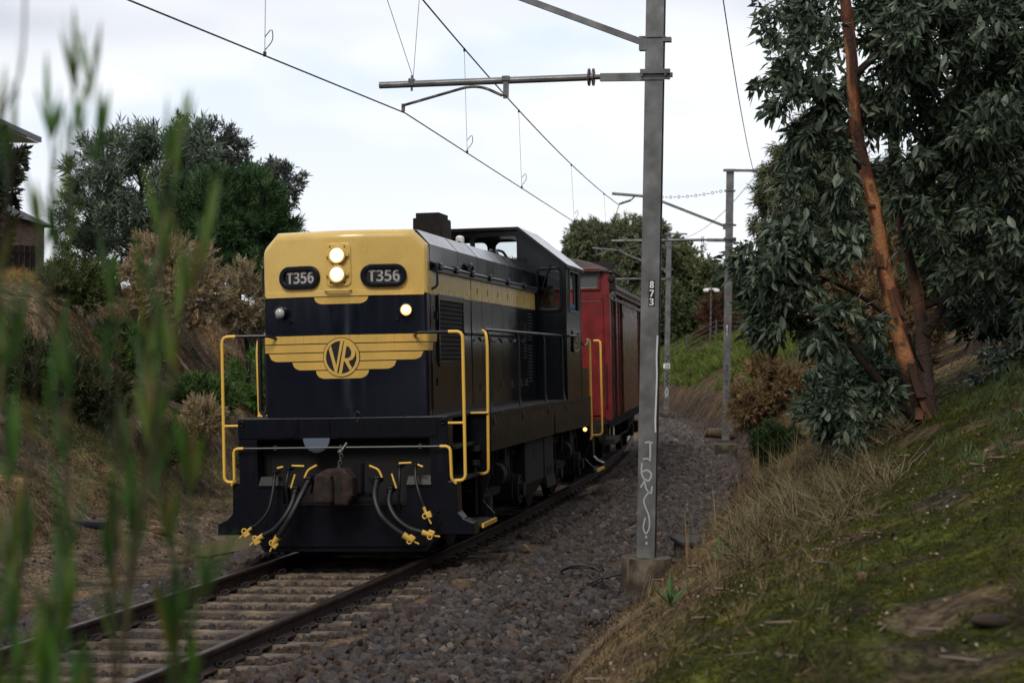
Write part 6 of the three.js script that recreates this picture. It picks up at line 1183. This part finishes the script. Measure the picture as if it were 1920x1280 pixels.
// ------------------------------------------------------------------ out of focus saplings close to the camera on the left
{
  const R = rng(601), lm = ['#335f1e', '#487a21', '#2c521c', '#64842c', '#4e7422', '#6d6a2c'].map((h) => new THREE.MeshPhysicalMaterial({ color: h, roughness: 0.55, transmission: 0.45, thickness: 0, side: THREE.DoubleSide }));
  const lg = [0.085, 0.115, 0.15].map((l) => ready(leafShape(l, 0.006 + l * 0.04, 0.12, 0.06, 3))), sm = std([0.05, 0.042, 0.02], 0.8);
  const sap = (label, z, pts, shoots) => {          // shoots: [x, y at tip, length, leaves]
    const x0 = pts[0][0], y0 = G(x0, z), g = thing('sapling', label, 'sapling', [x0, y0, z], 'blurred saplings before the lens');
    const full = [[x0, y0 - 0.03, z], ...pts.map(([x, y]) => [x, y, z + R.g() * 0.03])];
    P(g, 'stem', [limb(full.map((q, i) => [q[0] - x0, q[1] - y0, q[2] - z, mix(0.0045, 0.0014, i / full.length)]), 6, 0.05, 1)], sm);
    for (const [sx, sy, len, n] of shoots) {
      const yb = sy - len; let bx1 = pts[0][0];
      for (let i = 1; i < pts.length; i++) if (yb >= pts[i - 1][1]) bx1 = mix(pts[i - 1][0], pts[i][0], clamp((yb - 0.04 - pts[i - 1][1]) / (pts[i][1] - pts[i - 1][1])));
      const zz = z + R.g() * 0.07, A = [bx1 - x0, yb - 0.05 - y0, 0], B = [sx - x0 - (sx - bx1) * 0.2, sy - len * 0.45 - y0, (zz - z) * 0.8], C = [sx - x0, sy - 0.07 - y0, zz - z];
      P(g, 'shoot', [smooth([A, B, C], 0.0013, 5, 10)], sm);
      for (let i = 0; i < n * (sy < 2.12 ? 2.3 : 1.4); i++) {
        const t = Math.pow(R(), 0.8), p = t < 0.5 ? lerp3(A, B, t * 2) : lerp3(B, C, t * 2 - 1);
        const m = new THREE.Mesh(lg[Math.floor(R() * 3)], lm[Math.floor(R() * 6)]); m.name = 'leaf'; m.position.set(p[0], p[1], p[2]);
        m.rotation.set(R.g() * 0.3, R() * 6.3, R.g() * 0.3, 'ZXY'); m.scale.setScalar(R.r(0.7, 1.15)); m.castShadow = m.receiveShadow = true; g.add(m);
      }
    }
  };
  sap('tallest blurred sapling, its leafy tips above the house roof', -3.05, [[-0.87, 1.3], [-0.85, 1.7], [-0.83, 2.1], [-0.8, 2.4], [-0.76, 2.6]], [[-0.79, 2.76, 0.2, 7], [-0.745, 2.85, 0.24, 8], [-0.71, 2.86, 0.26, 9], [-0.7, 2.74, 0.18, 6], [-0.82, 2.62, 0.24, 9], [-0.78, 2.56, 0.2, 8], [-0.84, 2.42, 0.2, 8], [-0.77, 2.36, 0.22, 8], [-0.86, 2.2, 0.24, 9], [-0.82, 2.06, 0.2, 8]]);
  sap('blurred sapling with a bare tip at the far left', -2.9, [[-0.9, 1.3], [-0.88, 1.8], [-0.86, 2.1], [-0.83, 2.45], [-0.815, 2.7]], [[-0.815, 2.72, 0.12, 3], [-0.85, 2.5, 0.16, 5], [-0.8, 2.4, 0.2, 6], [-0.83, 2.25, 0.24, 8], [-0.88, 2.05, 0.24, 9], [-0.84, 1.9, 0.2, 8]]);
  sap('blurred leafy sapling against the tan bush', -3.1, [[-0.63, 1.3], [-0.66, 1.7], [-0.64, 2.1], [-0.615, 2.4], [-0.59, 2.62]], [[-0.585, 2.78, 0.14, 4], [-0.6, 2.68, 0.2, 8], [-0.615, 2.54, 0.22, 9], [-0.655, 2.52, 0.2, 6], [-0.59, 2.42, 0.22, 10], [-0.63, 2.36, 0.2, 8], [-0.6, 2.2, 0.2, 8], [-0.65, 2.1, 0.22, 9]]);
  sap('blurred low sapling nearest the track', -3.2, [[-0.56, 1.3], [-0.6, 1.65], [-0.58, 1.9], [-0.56, 2.05]], [[-0.56, 2.16, 0.2, 8], [-0.6, 2.08, 0.2, 8], [-0.53, 1.98, 0.2, 7], [-0.6, 1.88, 0.22, 10], [-0.56, 1.8, 0.2, 8]]);
  sap('blurred sapling leaning right before the tan bush', -3.0, [[-0.68, 1.3], [-0.64, 1.9], [-0.59, 2.2], [-0.55, 2.4]], [[-0.52, 2.55, 0.16, 4], [-0.55, 2.5, 0.18, 5], [-0.56, 2.36, 0.18, 5], [-0.6, 2.24, 0.16, 5]]);
  sap('short blurred sapling in the lower left corner', -2.6, [[-0.64, 1.3], [-0.66, 1.6], [-0.64, 1.85]], [[-0.64, 2.0, 0.2, 8], [-0.68, 1.9, 0.22, 10], [-0.6, 1.86, 0.2, 8], [-0.65, 1.76, 0.22, 10], [-0.57, 1.72, 0.18, 6]]);
  sap('short blurred sapling at the left edge', -2.7, [[-0.76, 1.3], [-0.78, 1.6], [-0.76, 1.95]], [[-0.76, 2.08, 0.2, 7], [-0.79, 1.98, 0.22, 9], [-0.73, 1.88, 0.2, 8], [-0.77, 1.76, 0.22, 10]]);
  sap('thin blurred sapling between the taller ones', -2.8, [[-0.72, 1.3], [-0.7, 1.8], [-0.69, 2.05], [-0.7, 2.25]], [[-0.7, 2.36, 0.16, 4], [-0.72, 2.24, 0.18, 5], [-0.67, 2.1, 0.2, 7], [-0.71, 1.96, 0.22, 8], [-0.68, 1.82, 0.2, 8]]);
  sap('bare blurred twig at the top left corner', -2.9, [[-0.98, 1.5], [-0.94, 2.2], [-0.855, 2.66], [-0.81, 2.78], [-0.8, 2.95]], [[-0.815, 2.82, 0.1, 1], [-0.9, 2.2, 0.2, 5]]);
  sap('slender blurred sapling before the wattle tree', -3.3, [[-0.7, 1.3], [-0.72, 1.8], [-0.72, 2.15], [-0.73, 2.4]], [[-0.73, 2.52, 0.2, 6], [-0.75, 2.36, 0.2, 7], [-0.71, 2.2, 0.2, 7], [-0.735, 2.02, 0.22, 8]]);
}

renderer.render(scene, camera);
